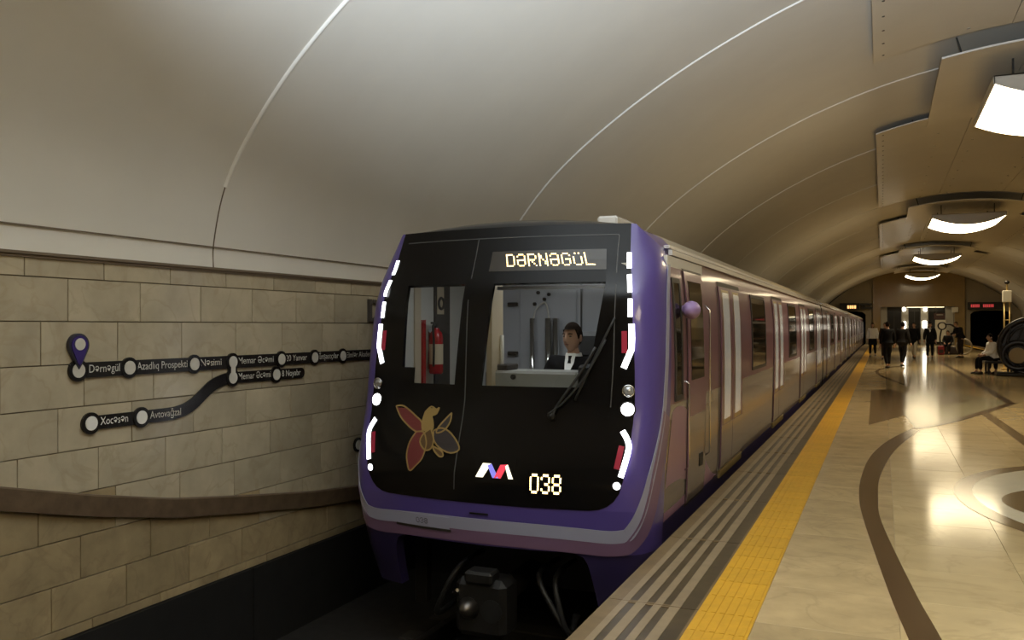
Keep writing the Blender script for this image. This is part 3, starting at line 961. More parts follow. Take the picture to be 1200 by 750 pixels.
# dot-matrix display, number and emblems
DOT = {'D': '11110 10001 10001 10001 10001 10001 11110', 'Ə': '01110 10001 00001 11111 10001 10001 01110', 'R': '11110 10001 10001 11110 10100 10010 10001',
       'N': '10001 11001 11001 10101 10011 10011 10001', 'G': '01110 10001 10000 10111 10001 10001 01110', 'Ü': '01010 00000 10001 10001 10001 10001 01110',
       'L': '10000 10000 10000 10000 10000 10000 11111', '0': '01110 10001 10001 10001 10001 10001 01110', '3': '01110 10001 00001 00110 00001 10001 01110', '8': '01110 10001 10001 01110 10001 10001 01110'}
def dots(text, p0, p1, z0, z1, off, k=.86, lean=0.0):
    mb = MB()
    cols = len(text) * 6 - 1
    dp, dz = (p1 - p0) / cols, (z1 - z0) / 7
    for i, ch in enumerate(text):
        for r_, line in enumerate(DOT[ch].split()):
            for c_, bit in enumerate(line):
                if bit == '1':
                    p, z = p0 + (i * 6 + c_) * dp, z1 - (r_ + 1) * dz
                    q = [So(a + (z0 - b) * lean, b, off) for a, b in ((p, z), (p + dp * k, z), (p + dp * k, z + dz * k), (p, z + dz * k))]
                    mb.add(q, [(0, 1, 2, 3)])
    return mb
d = MB().grid([[So(-.065 + .87 * k / 12, z, .0075) for k in range(13)] for z in (2.045, 2.13, 2.215)]).build('destination_display', M['disp'], head)
tag(d, label='lit amber destination display')
tag(dots('DƏRNƏGÜL', .075, .735, 2.082, 2.192, .0095, .7, .23).build('lit_dots', M['amber'], d), kind='stuff')
d = MB().grid([[So(.345 + .25 * k / 4, z, .0075) for k in range(5)] for z in (.285, .39, .49)]).build('number_display', M['mask'], head)
tag(dots('038', .365, .575, .318, .466, .0095).build('lit_dots', M['amber'], d), kind='stuff')
d = MB().grid([[So(-.03 + .29 * k / 4, z, .0065) for k in range(5)] for z in (.37, .48, .58)]).build('emblem_panel', M['mask'], head)
tag(d, label='panel with lit white, blue and red zigzag emblem')
pz = lambda x, y: (-.022 + .27 * x, .415 + .105 * y)
for (a, b, c_, e), m in ((((0, 0), (.2, 0), (.4, 1), (.17, 1)), 'logo_w'), (((.30, .85), (.40, 1), (.62, 0), (.46, 0)), 'logo_b'), (((.5, 0), (.68, 0), (.83, 1), (.64, .95)), 'logo_r'), (((.77, .85), (.83, 1), (1.0, 0), (.88, 0)), 'logo_w')):
    decal([pz(*a), pz(*b), pz(*e), pz(*c_)] if False else [pz(*q) for q in (a, b, c_, e)], .0095).build('emblem_stroke', M[m], d)
fl_ = [('petal_red', [(-.738, .916), (-.69, .925), (-.636, .905), (-.55, .845), (-.495, .80), (-.485, .72), (-.55, .73), (-.62, .775), (-.688, .835)]),
       ('petal_gold', [(-.475, .885), (-.431, .93), (-.386, .91), (-.365, .925), (-.38, .875), (-.415, .855), (-.40, .805), (-.40, .745), (-.475, .74), (-.49, .80)]),
       ('petal_grey', [(-.26, .889), (-.262, .82), (-.30, .75), (-.36, .725), (-.345, .78)]),
       ('petal_red', [(-.53, .722), (-.469, .725), (-.44, .67), (-.433, .615), (-.455, .52), (-.50, .46), (-.55, .415), (-.575, .46), (-.592, .54), (-.575, .64)]),
       ('petal_grey', [(-.385, .74), (-.33, .765), (-.265, .745), (-.198, .68), (-.165, .61), (-.23, .578), (-.32, .61), (-.375, .67)]),
       ('petal_brown', [(-.41, .755), (-.376, .67), (-.39, .60), (-.44, .585), (-.487, .645), (-.465, .71)]),
       ('petal_brown', [(-.375, .62), (-.30, .585), (-.285, .55), (-.315, .545), (-.36, .585)])]
tag(dots('038', -.52, -.42, -.005, .04, .0145).build('plate_digits', M['frame'], plate), kind='stuff')
d = None
for i, (m, poly) in enumerate(fl_):
    poly = smooth_pts(poly + [poly[0]], 3)[:-1]
    if d is None:
        d = decal([(-.45, .70), (-.40, .70), (-.40, .74), (-.45, .74)], .006).build('flower_emblem', M['petal_gold'], head)
        tag(d, label='gold outlined red and grey flower emblem')
    decal(poly, .007 + .0008 * i).build('petal', M[m], d)
    sweep_on(poly + [poly[0], poly[1]], .013, .009 + .0008 * i, thick=.002).build('petal_outline', M['petal_gold'], d)

# lights on both edges of the mask
for sg in (-1, 1):
    for path in ([(.962, 2.18), (.96, 2.05)], [(.96, 2.0), (.96, 1.86)], [(.96, 1.81), (.958, 1.67)], [(.965, 1.615), (.963, 1.5), (.958, 1.42), (.905, 1.275)]):
        w = .036
        pts = [(sg * p, z) for p, z in path]
        if len(pts) == 2: pts = [(pts[0][0] + (pts[1][0] - pts[0][0]) * k / 4, pts[0][1] + (pts[1][1] - pts[0][1]) * k / 4) for k in range(5)]
        else: w = .046
        sweep_on(pts, w, .011).build('light_strip', M['led'], head)
    pts = smooth_pts([(sg * .918, .80), (sg * .955, .735), (sg * .97, .68), (sg * .965, .6), (sg * .945, .462)], 3)
    sweep_on(pts, .042, .011).build('light_strip', M['led'], head)
    for a, b in (((.917, 1.56), (.912, 1.39)), ((.925, .69), (.912, .52))):
        pts = [(sg * (a[0] + (b[0] - a[0]) * k / 4), a[1] + (b[1] - a[1]) * k / 4) for k in range(5)]
        tag(sweep_on(pts, .042, .0095).build('tail_lamp', M['red'], head), label='red lamp')
    for z, r_, m, nm, p in ((1.10, .04, 'lens', 'round_lamp', .935), (.96, .05, 'headlight', 'headlight', .93), (.40, .028, 'led', 'marker_lamp', .925)):
        c_ = So(sg * p, z, .0); n_ = (So(sg * p, z, .02) - c_).normalized()
        e1 = n_.cross(Vector((0, 0, 1))).normalized(); e2 = e1.cross(n_)
        mb = MB()
        rows = [[c_ + n_ * h_ + (e1 * math.cos(2 * math.pi * k / 20) + e2 * math.sin(2 * math.pi * k / 20)) * rr for k in range(20)] for rr, h_ in ((r_, 0), (r_, .012), (r_ * .7, .02), (.001, .024))]
        mb.grid(rows, 0, True)
        o = mb.build(nm, M[m], head, True)
        ring = MB().torus(c_ + n_ * .008, r_ * 1.12, r_ * .14, n_, 20, 6).build('bezel', M['chrome'] if m == 'lens' else M['frame'], o, True)

# wiper
w0, w1 = [(.47, .885), (.5, .99), (.62, 1.2), (.735, 1.43)], [(.44, .90), (.52, .985), (.66, 1.19), (.80, 1.49)]
mb = MB().tube([So(p, z, .05) for p, z in smooth_pts(w0, 4)], .011, 6)
o = mb.build('wiper_arm', M['black'], head, True)
MB().tube([So(p, z, .055) for p, z in smooth_pts(w1, 4)], .009, 6).build('wiper_rod', M['black'], o, True)
MB().tube([So(p, z, .02) for p, z in smooth_pts([(.60, 1.02), (.72, 1.34), (.86, 1.66)], 4)], .010, 6).build('wiper_blade', M['black'], o, True)
MB().tube([So(.46, .89, -.01), So(.46, .89, .055)], .03, 10).build('wiper_pivot', M['darkmetal'], o, True)

# roof
def roof_z(u): return interp(abs(u), [0, .4, .7, .9, 1.05, 1.15, 1.22, 1.262], [2.545, 2.53, 2.50, 2.465, 2.415, 2.36, 2.285, 2.205])
YR = 7.35
for nm, ps, m in (('nose_roof', [-1 + 2 * k / 24 for k in range(25)], 'mask'), ('roof_corner', [1 + k / 10 for k in range(11)], 'purple'), ('roof_corner', [-2 + k / 10 for k in range(11)], 'purple')):
    cols = []
    for p in ps:
        a = S(p, ztop(p)); u = a.x - UC
        e = Vector((a.x, YR, roof_z(u))) ; c_ = Vector((a.x, a.y + .1, e.z - .005 + (0 if abs(p) < 1 else 0)))
        cols.append([(1 - t) ** 2 * a + 2 * t * (1 - t) * c_ + t * t * e for t in [k / 8 for k in range(9)]])
    MB().grid([[cols[j][i] for j in range(len(ps))] for i in range(9)]).build(nm, M[m], head, True)


def side_grid(y0, y1, zs, off=0.0, sg=1, ny=1, front=False, thick=0):
    mb = MB()
    x = lambda z: UC + sg * (hwf(z) + off)
    ys = lambda z: (S(2, z).y - .001 if front else y0)
    rows = [[(x(z), ys(z) + (y1 - ys(z)) * k / ny, z) for k in range(ny + 1)] for z in zs]
    mb.grid(rows)
    if thick:
        mb.grid([[(x(z), y0, z) for z in zs], [(x(z) - sg * thick, y0, z) for z in zs]])
        mb.grid([[(x(z), y1, z) for z in zs], [(x(z) - sg * thick, y1, z) for z in zs]])
        for z in (zs[0], zs[-1]): mb.add([(x(z), y0, z), (x(z), y1, z), (x(z) - sg * thick, y1, z), (x(z) - sg * thick, y0, z)], [(0, 1, 2, 3)])
    return mb


Z_ALL = [-.62, -.3, -.1, .05, .2, .43, .65, .8, .96, 1.1, 1.3, 1.5, 1.68, 1.9, 2.0, 2.09, 2.2]
def zr(a, b): return [a] + [z for z in Z_ALL if a + 1e-6 < z < b - 1e-6] + [b]


def make_body(car, y0, y1, front):
    for sg in (-1, 1):
        side_grid(y0, y1, zr(-.62, .05), 0, sg, 1, front).build('skirt_panel', M['skirt'], car)
        side_grid(y0, y1, zr(.05, .84), 0, sg, 1, front).build('lower_side', M['silver'], car, True)
        side_grid(y0, y1, zr(.84, .96), 0, sg, 1, front).build('light_band', M['silver_band'], car, True)
        side_grid(y0, y1, zr(.96, 2.205), 0, sg, 1, front).build('upper_side', M['mauve'], car, True)
        x = UC + sg * 1.272
        mb = MB().box((min(x, x + sg * .035), (7.05 if front else y0), 2.19), (max(x, x + sg * .035), y1, 2.235)).box((min(x - sg * .04, x + sg * .01), (7.05 if front else y0), 2.25), (max(x - sg * .04, x + sg * .01), y1, 2.275))
        mb.build('roof_gutter', M['gutter'], car)
    us = [-1.262 + 2.524 * k / 24 for k in range(25)]
    ya = YR if front else y0
    MB().grid([[(UC + u, y, roof_z(u)) for u in us] for y in (ya, y1)]).build('roof', M['roofgrey'], car, True)
    for y in ([y1] if front else [y0, y1]):
        poly = [(-hwf(z), z) for z in Z_ALL] + [(u, roof_z(u)) for u in us[1:-1]] + [(hwf(z), z) for z in Z_ALL[::-1]]
        MB().prism(poly, lambda u, v: (UC + u, y, v), lambda u, v: (UC + u, y + (.02 if y == y0 else -.02), v)).build('end_wall', M['frame'], car)
    MB().box((UC - 1.1, (7.2 if front else y0 + .1), -.75), (UC + 1.1, y1 - .1, -.25)).build('underframe', M['black'], car)
    for yb in ((9.3, y1 - 2.4) if front else (y0 + 2.4, y1 - 2.4)):
        for dy in (-1.05, 1.05):
            mb = MB()
            for sg in (-1, 1): mb.disc((UC + sg * .73, yb + dy, -.745), .39, sg * .13, (1, 0, 0), 20)
            mb.tube([(UC - .8, yb + dy, -.745), (UC + .8, yb + dy, -.745)], .07, 8)
            mb.build('wheelset', M['darkmetal'], car)


def window(car, y0, y1, z0, z1, nm='side_window', bar=True):
    o = side_grid(y0, y1, zr(z0, z1), .006, 1, 1).build(nm, M['tint'], car)
    mb = MB()
    for a, b, c_, d_ in ((y0 - .04, y1 + .04, z0 - .04, z0), (y0 - .04, y1 + .04, z1, z1 + .04), (y0 - .04, y0, z0, z1), (y1, y1 + .04, z0, z1)):
        g = side_grid(a, b, zr(c_, d_), .012, 1, 1, thick=.012); mb.add(g.v, g.f)
    mb.build('window_rubber', M['frame'], o)
    if bar: side_grid(y0, y1, zr(z1 - .34, z1 - .31), .011, 1, 1, thick=.008).build('vent_bar', M['frame'], o)


def door(car, yc):
    z0, z1 = .1, 2.02
    o = side_grid(yc - .75, yc + .75, zr(z0 - .05, z1 + .05), .003, 1).build('doorway', M['frame'], car)
    side_grid(yc - .75, yc + .75, zr(z0 - .1, z0 - .02), .02, 1, thick=.02).build('door_sill', M['gold'], o)
    for a, b in ((yc - .72, yc - .012), (yc + .012, yc + .72)):
        d_ = side_grid(a, b, zr(z0, z1), .012, 1, thick=.012).build('door_leaf', M['mauve'], car)
        side_grid(a + .13, b - .13, zr(.55, 1.99), .013, 1, thick=.004).build('window_frame', M['gold'], d_)
        side_grid(a + .16, b - .16, zr(.60, 1.96), .0155, 1, thick=.004).build('door_window', M['lit'], d_)
        side_grid(a, b, zr(z0, .54), .0145, 1, thick=.002).build('kick_panel', M['silver'], d_)


make_body(head, 6.9, L1, True)
for yc in (9.85, 14.6, 19.35, 24.1): door(head, yc)
for y0, y1 in ((11.5, 12.85), (16.3, 17.65), (21.05, 22.4)): window(head, y0, y1, 1.06, 1.97)
window(head, 6.98, 7.2, 1.02, 1.96, 'cab_side_window', False)
# cab door, its rails, camera pod
o = side_grid(7.42, 8.27, zr(.02, 2.11), .004).build('cab_doorway', M['frame'], head)
d = side_grid(7.45, 8.24, zr(.05, 2.08), .012, thick=.01).build('cab_door', M['mauve'], head)
side_grid(7.45, 8.24, zr(.05, .8), .014, thick=.003).build('lower_panel', M['silver'], d)
side_grid(7.56, 8.13, zr(1.12, 2.0), .0155, thick=.004).build('door_window', M['tint'], d)
side_grid(7.95, 8.1, zr(.30, .42), .02, thick=.01).build('step_grip', M['black'], d)
for y in (7.36, 8.33):
    x = UC + hwf(1.0) + .03
    mb = MB().tube([(x - .05, y, .35), (x, y, .38), (x, y, 1.75 if y > 8 else 1.1), (x - .05, y, 1.8 if y > 8 else 1.14)], .009, 8)
    mb.build('grab_rail', M['chrome'], head, True)
x = UC + hwf(1.7)
mb = MB().ellipsoid((x + .085, 7.25, 1.735), (.075, .13, .078), 18, 12)
o = mb.build('camera_pod', M['mirror'], head, True)
MB().tube([(x - .01, 7.25, 1.74), (x + .06, 7.25, 1.74)], .035, 10).build('pod_arm', M['mirror'], o, True)
MB().disc((x + .085, 7.372, 1.735), .04, .01, (0, 1, 0), 16).build('pod_lens', M['frame'], o)
# swoosh of pink paint behind the nose stripe, swept down to the skirt
pl = smooth_pts([(6.86, .9), (7.05, .93), (7.45, .86), (7.95, .52), (8.6, .16), (9.0, .06)], 4)
mb = MB()
mb.grid([[(UC + hwf(z) + .0025, y, z) for y, z in pl], [(UC + hwf(max(.06, z * .45)) + .0025, max(S(2, max(.06, z * .45)).y, y - .18), max(.06, z * .45)) for y, z in pl]])
mb.grid([[(UC + hwf(max(.06, z * .45)) + .0025, max(S(2, max(.06, z * .45)).y, y - .18), max(.06, z * .45)) for y, z in pl], [(UC + hwf(.052) + .0025, max(S(2, .052).y, y - .25), .052) for y, z in pl]])
mb.build('pink_swoosh', M['swoosh'], head)
side_grid(9.0, 9.03, zr(.05, 2.0), .003).build('panel_seam', M['seam'], head)
o = MB().bevel_box((UC + .44, 7.7, 2.52), (UC + .64, 8.3, 2.635), .02).build('roof_box', M['gutter'], head)

# cab interior
cz0, cz1, yb = .1, 2.18, 8.35
cab = MB().box((UC - 1.27, 6.95, cz0 - .04), (UC + 1.27, yb, cz0)).build('cab_floor', M['frame'], head)
MB().box((UC - 1.2, 6.75, cz1), (UC + 1.2, yb, cz1 + .03)).build('cab_ceiling', M['cab_white'], head)
o = MB().box((UC - 1.27, yb, cz0), (UC + 1.27, yb + .03, cz1)).build('cab_bulkhead', M['cab_wall'], head)
MB().bevel_box((UC - .62, yb - .02, cz0), (UC + .02, yb, 2.0), .008).build('bulkhead_door', M['cab_wall'], o)
for z in (1.31, 1.83): MB().bevel_box((UC - .75, yb - .045, z - .02), (UC - .64, yb, z + .02), .006).build('hinge', M['frame'], o)
for x in (-.86, -.58, -.2, .06): MB().box((UC + x, yb - .015, cz0), (UC + x + .015, yb, cz1)).build('panel_rib', M['seam'] if x > 0 else M['cab_white'], o)
for x, r_ in ((-.43, .03), (-.25, .04), (-.17, .035)): MB().tube([(UC + x, yb - .12, cz0), (UC + x, yb - .12, 1.68)], r_, 12).build('standpipe', M['chrome'], o, True)
for x, z in ((-.40, 1.95), (-.33, 1.88), (-.28, 1.93), (-.44, 1.83)): MB().bevel_box((UC + x - .016, yb - .06, z - .018), (UC + x + .016, yb - .0, z + .018), .01).build('switch', M['frame'], o)
mb = MB().tube(smooth_pts([(UC - .43, yb - .1, 1.66), (UC - .40, yb - .08, 1.78), (UC - .30, yb - .08, 1.84), (UC - .25, yb - .1, 1.66)], 5), .009, 6)
mb.build('pipe_bend', M['cab_white'], o, True)
wl_ = MB().box((UC - 1.30, 6.9, cz0), (UC - 1.265, yb, cz1)).build('cab_side_wall', M['cab_white'], head)
MB().box((UC - 1.265, 7.22, cz0), (UC - 1.25, 7.34, cz1)).build('cream_strip', M['cab_cream'], wl_)
MB().box((UC - 1.265, 7.62, cz0), (UC - 1.245, 7.94, cz1)).build('dark_strip', M['frame'], wl_)
MB().box((UC - 1.265, 7.36, 1.0), (UC - 1.24, 7.42, 1.66)).build('red_strip', M['red_paint'], wl_)
MB().box((UC - 1.245, 7.66, 1.72), (UC - 1.24, 7.80, 2.0)).build('notice', M['cab_cream'], wl_)
MB().torus((UC - 1.235, 7.73, 1.83), .055, .015, (1, 0, 0), 20, 6).build('round_handle', M['frame'], wl_, True)
MB().box((UC + 1.265, 6.9, cz0), (UC + 1.30, yb, cz1)).build('cab_side_wall', M['cab_white'], head)
# pale pillar linings beside the windscreen
for p in (-.10, .90): 
    MB().box((S(p, 1.5).x - .05, 6.55, .9), (S(p, 1.5).x + .0, 6.78, 2.1)).build('pillar_lining', M['cab_cream'] if p < 0 else M['cab_white'], head)
MB().tube([(UC - .10, 6.72, 1.19), (UC - .10, 6.72, 1.52)], .017, 8).build('hand_rail', M['cab_white'], head, True)
MB().bevel_box((UC - .05, 6.5, 1.90), (UC + .98, 6.58, 1.93), .006).build('sun_blind', M['cab_wall'], head)
# console
o = MB().bevel_box((UC - .22, 6.62, .6), (UC + .62, 7.0, 1.22), .02).build('console', M['console'], head)
MB().bevel_box((UC - .20, 6.66, 1.22), (UC - .02, 6.9, 1.27), .01).build('radio', M['frame'], o)
MB().disc((UC + .05, 6.62, 1.17), .022, -.015, (0, 1, 0), 14).build('button', M['black'], o)
MB().bevel_box((UC + .62, 6.62, .6), (UC + 1.0, 7.0, 1.28), .02).build('side_desk', M['black'], head)
# inside lamp of the cab
o = MB().bevel_box((UC - .5, 6.95, cz1 - .03), (UC + .6, 7.2, cz1 - .001), .006).build('cab_lamp', mat('cab_lamp', (1, 1, 1), .5, emit=(.95, .97, 1.0), strength=6.5), head)

# coupler and hoses under the nose
cp = MB().tube([(UC, 7.2, -.62), (UC, 6.35, -.62)], .10, 12).build('coupler', M['darkmetal'], head, True)
MB().bevel_box((UC - .22, 6.05, -.86), (UC + .22, 6.35, -.40), .05).build('coupler_head', M['darkmetal'], cp)
MB().tube([(UC - .09, 6.08, -.63), (UC - .09, 5.95, -.63)], [.11, .03], 12).build('coupler_cone', M['rail'], cp, True)
MB().disc((UC + .11, 6.05, -.63), .09, -.012, (0, 1, 0), 16).build('coupler_cup', M['black'], cp)
MB().bevel_box((UC - .12, 6.02, -.43), (UC + .12, 6.2, -.33), .02).build('contact_box', M['darkmetal'], cp)
MB().tube([(UC - .26, 6.12, -.55), (UC - .19, 6.05, -.50)], .015, 6).build('release_handle', M['steel'], cp)
for x, dx in ((.35, .28), (-.36, -.2), (.5, .12)):
    MB().tube(smooth_pts([(UC + x, 6.9, -.40), (UC + x, 6.45, -.42), (UC + x + dx * .5, 6.35, -.62), (UC + x + dx, 6.4, -.84), (UC + x + dx * .8, 6.7, -.80)], 5), .024, 8).build('air_hose', M['black'], head, True)
for sg in (-1, 1): MB().bevel_box((UC + sg * .92 - .06, 6.75, -.9), (UC + sg * .92 + .06, 6.85, -.3), .01).build('guard_iron', M['darkmetal'], head)
MB().bevel_box((UC - .85, 6.6, -.28), (UC + .85, 6.9, -.16), .02).build('end_beam', M['black'], head)

# fire extinguisher in the cab
fx, fy, fz = UC - 1.17, 7.5, 1.12
ex = thing('fire_extinguisher', (fx, fy, fz), 'red fire extinguisher seen through the left front window of the train', 'fire extinguisher')
mb = MB()
mb.grid([[(fx + r_ * math.cos(2 * math.pi * k / 18), fy + r_ * math.sin(2 * math.pi * k / 18), fz + z) for k in range(18)] for r_, z in ((.001, 0), (.06, .003), (.07, .02), (.07, .36), (.06, .41), (.035, .44), (.03, .46))], 0, True)
mb.build('cylinder', M['red_paint'], ex, True)
mb = MB()
mb.grid([[(fx + .0715 * math.cos(a), fy + .0715 * math.sin(a), z) for a in [R(-130 + 150 * k / 10) for k in range(11)]] for z in (fz + .1, fz + .3)])
mb.build('paper_label', M['cab_cream'], ex, True)
MB().tube([(fx, fy, fz + .455), (fx, fy, fz + .51)], .022, 10).bevel_box((fx - .015, fy - .09, fz + .5), (fx + .015, fy + .05, fz + .52), .004).build('valve', M['black'], ex)
MB().tube(smooth_pts([(fx, fy - .03, fz + .49), (fx + .02, fy - .1, fz + .47), (fx + .03, fy - .1, fz + .3), (fx + .02, fy - .09, fz + .08)], 5), .012, 8).build('hose', M['black'], ex, True)
MB().box((fx - .095, fy - .03, fz + .05), (fx - .068, fy + .03, fz + .45)).build('wall_bracket', M['chrome'], ex)

# trailing cars: copies of the first one built
names = ['second', 'third', 'fourth']
LC = 19.3
c2 = thing('metro_car', (UC, L1 + .35 + LC / 2, -1.1), 'mauve second metro car coupled behind the leading car', 'metro car', 'cars of the metro train')
ya, yb2 = L1 + .35, L1 + .35 + LC
make_body(c2, ya, yb2, False)
for k in range(4): door(c2, ya + 2.4 + 4.75 * k)
for k in range(3): window(c2, ya + 4.1 + 4.75 * k, ya + 5.45 + 4.75 * k, 1.06, 1.97)
MB().tube([(UC, ya - .33, -.62), (UC, ya + .2, -.62)], .1, 10).build('coupler', M['darkmetal'], c2)
MB().box((UC - .55, ya - .34, -.1), (UC + .55, ya, 2.1)).build('gangway', M['black'], c2)
for k in (1,):
    r_ = c2.copy(); COL.objects.link(r_)
    r_.location.y += k * (LC + .35)
    r_['label'] = f'distant mauve {names[k]} metro car, last of the train before the portal'
    for ch in children(c2):
        c_ = ch.copy(); COL.objects.link(c_); c_.parent = r_
        for g in children(ch):
            g_ = g.copy(); COL.objects.link(g_); g_.parent = c_
r_ = c2.copy(); COL.objects.link(r_); r_.location.y += 2 * (LC + .35); r_['label'] = 'farthest mauve metro car, half inside the tunnel portal'
for ch in children(c2):
    c_ = ch.copy(); COL.objects.link(c_); c_.parent = r_
    for g in children(ch):
        g_ = g.copy(); COL.objects.link(g_); g_.parent = c_

# ------------------------------------------------------------------ line maps on the left wall
XW = WALL + .004
def wplate(poly, x0, x1): return MB().prism(poly, lambda u, v: (x1, u, v), lambda u, v: (x0, u, v))
def bar_poly(pts, w):
    a, b = [], []
    for i, p in enumerate(pts):
        q0, q1 = pts[max(i - 1, 0)], pts[min(i + 1, len(pts) - 1)]
        t = Vector((q1[0] - q0[0], q1[1] - q0[1])).normalized()
        a.append((p[0] - t.y * w / 2, p[1] + t.x * w / 2)); b.append((p[0] + t.y * w / 2, p[1] - t.x * w / 2))
    return a + b[::-1]
text_jobs = []
def wtext(s, y0, y1, z, h_, m, parent, x=XW + .017):
    text_jobs.append((s, y0, y1, z, h_, m, parent, x))
def circle(cx, cz, r_, n=24): return [(cx + r_ * math.cos(2 * math.pi * k / n), cz + r_ * math.sin(2 * math.pi * k / n)) for k in range(n)]
def station(y, z, parent, m='map_white', r_=.078):
    o = wplate(circle(y, z, r_), XW, XW + .018).build('station_ring', M['map_black'], parent)
    wplate(circle(y, z, .051), XW + .018, XW + .022).build('station_dot', M[m], o)
lm = thing('line_map', (WALL, 6, 1.29), 'long dark upper line map strip with station dots on the tiled left wall', 'line map', 'metro line maps on the wall')
ZU = 1.287
wplate([(4.287, ZU - .055), (10.4, ZU - .055), (10.4, ZU + .055), (4.287, ZU + .055)], XW, XW + .014).build('line_strip', M['map_dark'], lm)
for y in (4.287, 4.731, 5.389, 5.841, 6.496, 7.009, 7.492, 8.25, 8.8, 9.4): station(y, ZU, lm)
for s, a, b in (('Dərnəgül', 4.375, 4.64), ('Azadlıq Prospekti', 4.80, 5.31), ('Nəsimi', 5.46, 5.70), ('Memar Əcəmi', 5.91, 6.38), ('20 Yanvar', 6.56, 6.88), ('İnşaatçılar', 7.08, 7.41), ('Elmlər Akademiyası', 7.56, 8.17), ('Nizami', 8.32, 8.6), ('28 May', 8.87, 9.1)):
    wtext(s, a, b, ZU - .02, .06, 'map_text', lm)
l2 = thing('line_map', (WALL, 5.6, 1.0), 'black lower line map strip with an S bend, below the longer strip', 'line map', 'metro line maps on the wall')
path = [(4.392, .905), (4.9, .903), (5.1, .903)] + smooth_pts([(5.177, .905), (5.29, .925), (5.40, .97), (5.505, 1.04), (5.604, 1.10), (5.73, 1.138), (5.841, 1.149)], 4) + [(6.3, 1.147), (6.8, 1.144)]
wplate(bar_poly(path, .1), XW, XW + .013).build('line_strip', M['map_black'], l2)
wplate(circle(6.8, 1.144, .05), XW, XW + .0125).build('strip_end', M['map_black'], l2)
for y, z, m in ((4.392, .905, 'map_text2'), (4.844, .904, 'map_text2'), (5.841, 1.150, 'map_white'), (6.422, 1.147, 'map_white')): station(y, z, l2, m)
wplate([(5.815, 1.15), (5.867, 1.15), (5.867, 1.285), (5.815, 1.285)], XW + .019, XW + .023).build('transfer_link', M['map_white'], l2)
wplate([(5.79, 1.18), (5.892, 1.18), (5.892, 1.24), (5.79, 1.24)], XW, XW + .0185).build('transfer_plate', M['map_black'], l2)
for s, a, b, z, m in (('Xocəsən', 4.47, 4.715, .885, 'map_text2'), ('Avtovağzal', 4.925, 5.24, .885, 'map_text'), ('Memar Əcəmi', 5.91, 6.34, 1.13, 'map_text'), ('8 Noyabr', 6.50, 6.78, 1.125, 'map_text')):
    wtext(s, a, b, z, .06, m, l2)
pn = thing('location_pin', (WALL, 4.283, 1.34), 'dark purple map pin with a pale hole marking the first station on the wall map', 'map pin')
def pin_poly(r_, tip):
    c_ = (4.283, 1.466)
    a0 = R(-28)
    return [(c_[0] + r_ * math.cos(a0 + (math.pi - 2 * a0) * k / 20), c_[1] + r_ * math.sin(a0 + (math.pi - 2 * a0) * k / 20)) for k in range(21)] + [(c_[0] - .02, tip + .03), (c_[0], tip), (c_[0] + .02, tip + .03)]
o = wplate(pin_poly(.082, 1.295), XW, XW + .03).build('pin_body', M['pin_rim'], pn)
wplate(pin_poly(.066, 1.32), XW + .03, XW + .036).build('pin_face', M['pin'], o)
wplate(circle(4.283, 1.472, .042), XW + .036, XW + .041).build('pin_hole', M['map_white'], o)
l3 = thing('line_map', (WALL, 8.5, .32), 'lowest line map strip, mostly hidden behind the train, starting with one ring', 'line map', 'metro line maps on the wall')
wplate([(7.777, .275), (10.2, .275), (10.2, .365), (7.777, .365)], XW, XW + .013).build('line_strip', M['map_black'], l3)
station(7.777, .32, l3); station(8.6, .32, l3)
le = thing('wall_letter', (WALL, 8.1, 1.65), 'large dark wall letter beside the train above the line map', 'letter')
wplate([(7.975, 1.65), (8.03, 1.65), (8.03, 1.895), (7.975, 1.895)], XW, XW + .03).build('letter_stem', M['letter'], le)
mb = MB()
mb.add([], [])
o = wplate([(8.031, 1.855)] + [(8.09 + .1 * math.cos(R(90 - 180 * k / 12)), 1.7725 + .1225 * math.sin(R(90 - 180 * k / 12))) for k in range(13)] + [(8.031, 1.65), (8.031, 1.69)] + [(8.085 + .06 * math.cos(R(-90 + 180 * k / 12)), 1.7725 + .083 * math.sin(R(-90 + 180 * k / 12))) for k in range(13)], XW, XW + .03).build('letter_bowl', M['letter'], le)

tobs = []
for s, *_ in text_jobs:
    c_ = bpy.data.curves.new('text', 'FONT'); c_.body = s; c_.resolution_u = 3
    o = bpy.data.objects.new('text', c_); COL.objects.link(o); tobs.append(o)
bpy.context.view_layer.update()
dg = bpy.context.evaluated_depsgraph_get()
for (s, y0, y1, z, h_, m, parent, x), o in zip(text_jobs, tobs):
    me = bpy.data.meshes.new_from_object(o.evaluated_get(dg))
    xs = [v.co.x for v in me.vertices]
    xa, xb = min(xs), max(xs)
    mb = MB().add([(x, y0 + (v.co.x - xa) / (xb - xa) * (y1 - y0), z + v.co.y * h_ / .73) for v in me.vertices], [tuple(p.vertices) for p in me.polygons])
    mb.build('lettering', M[m], parent)
    bpy.data.objects.remove(o); bpy.data.meshes.remove(me)

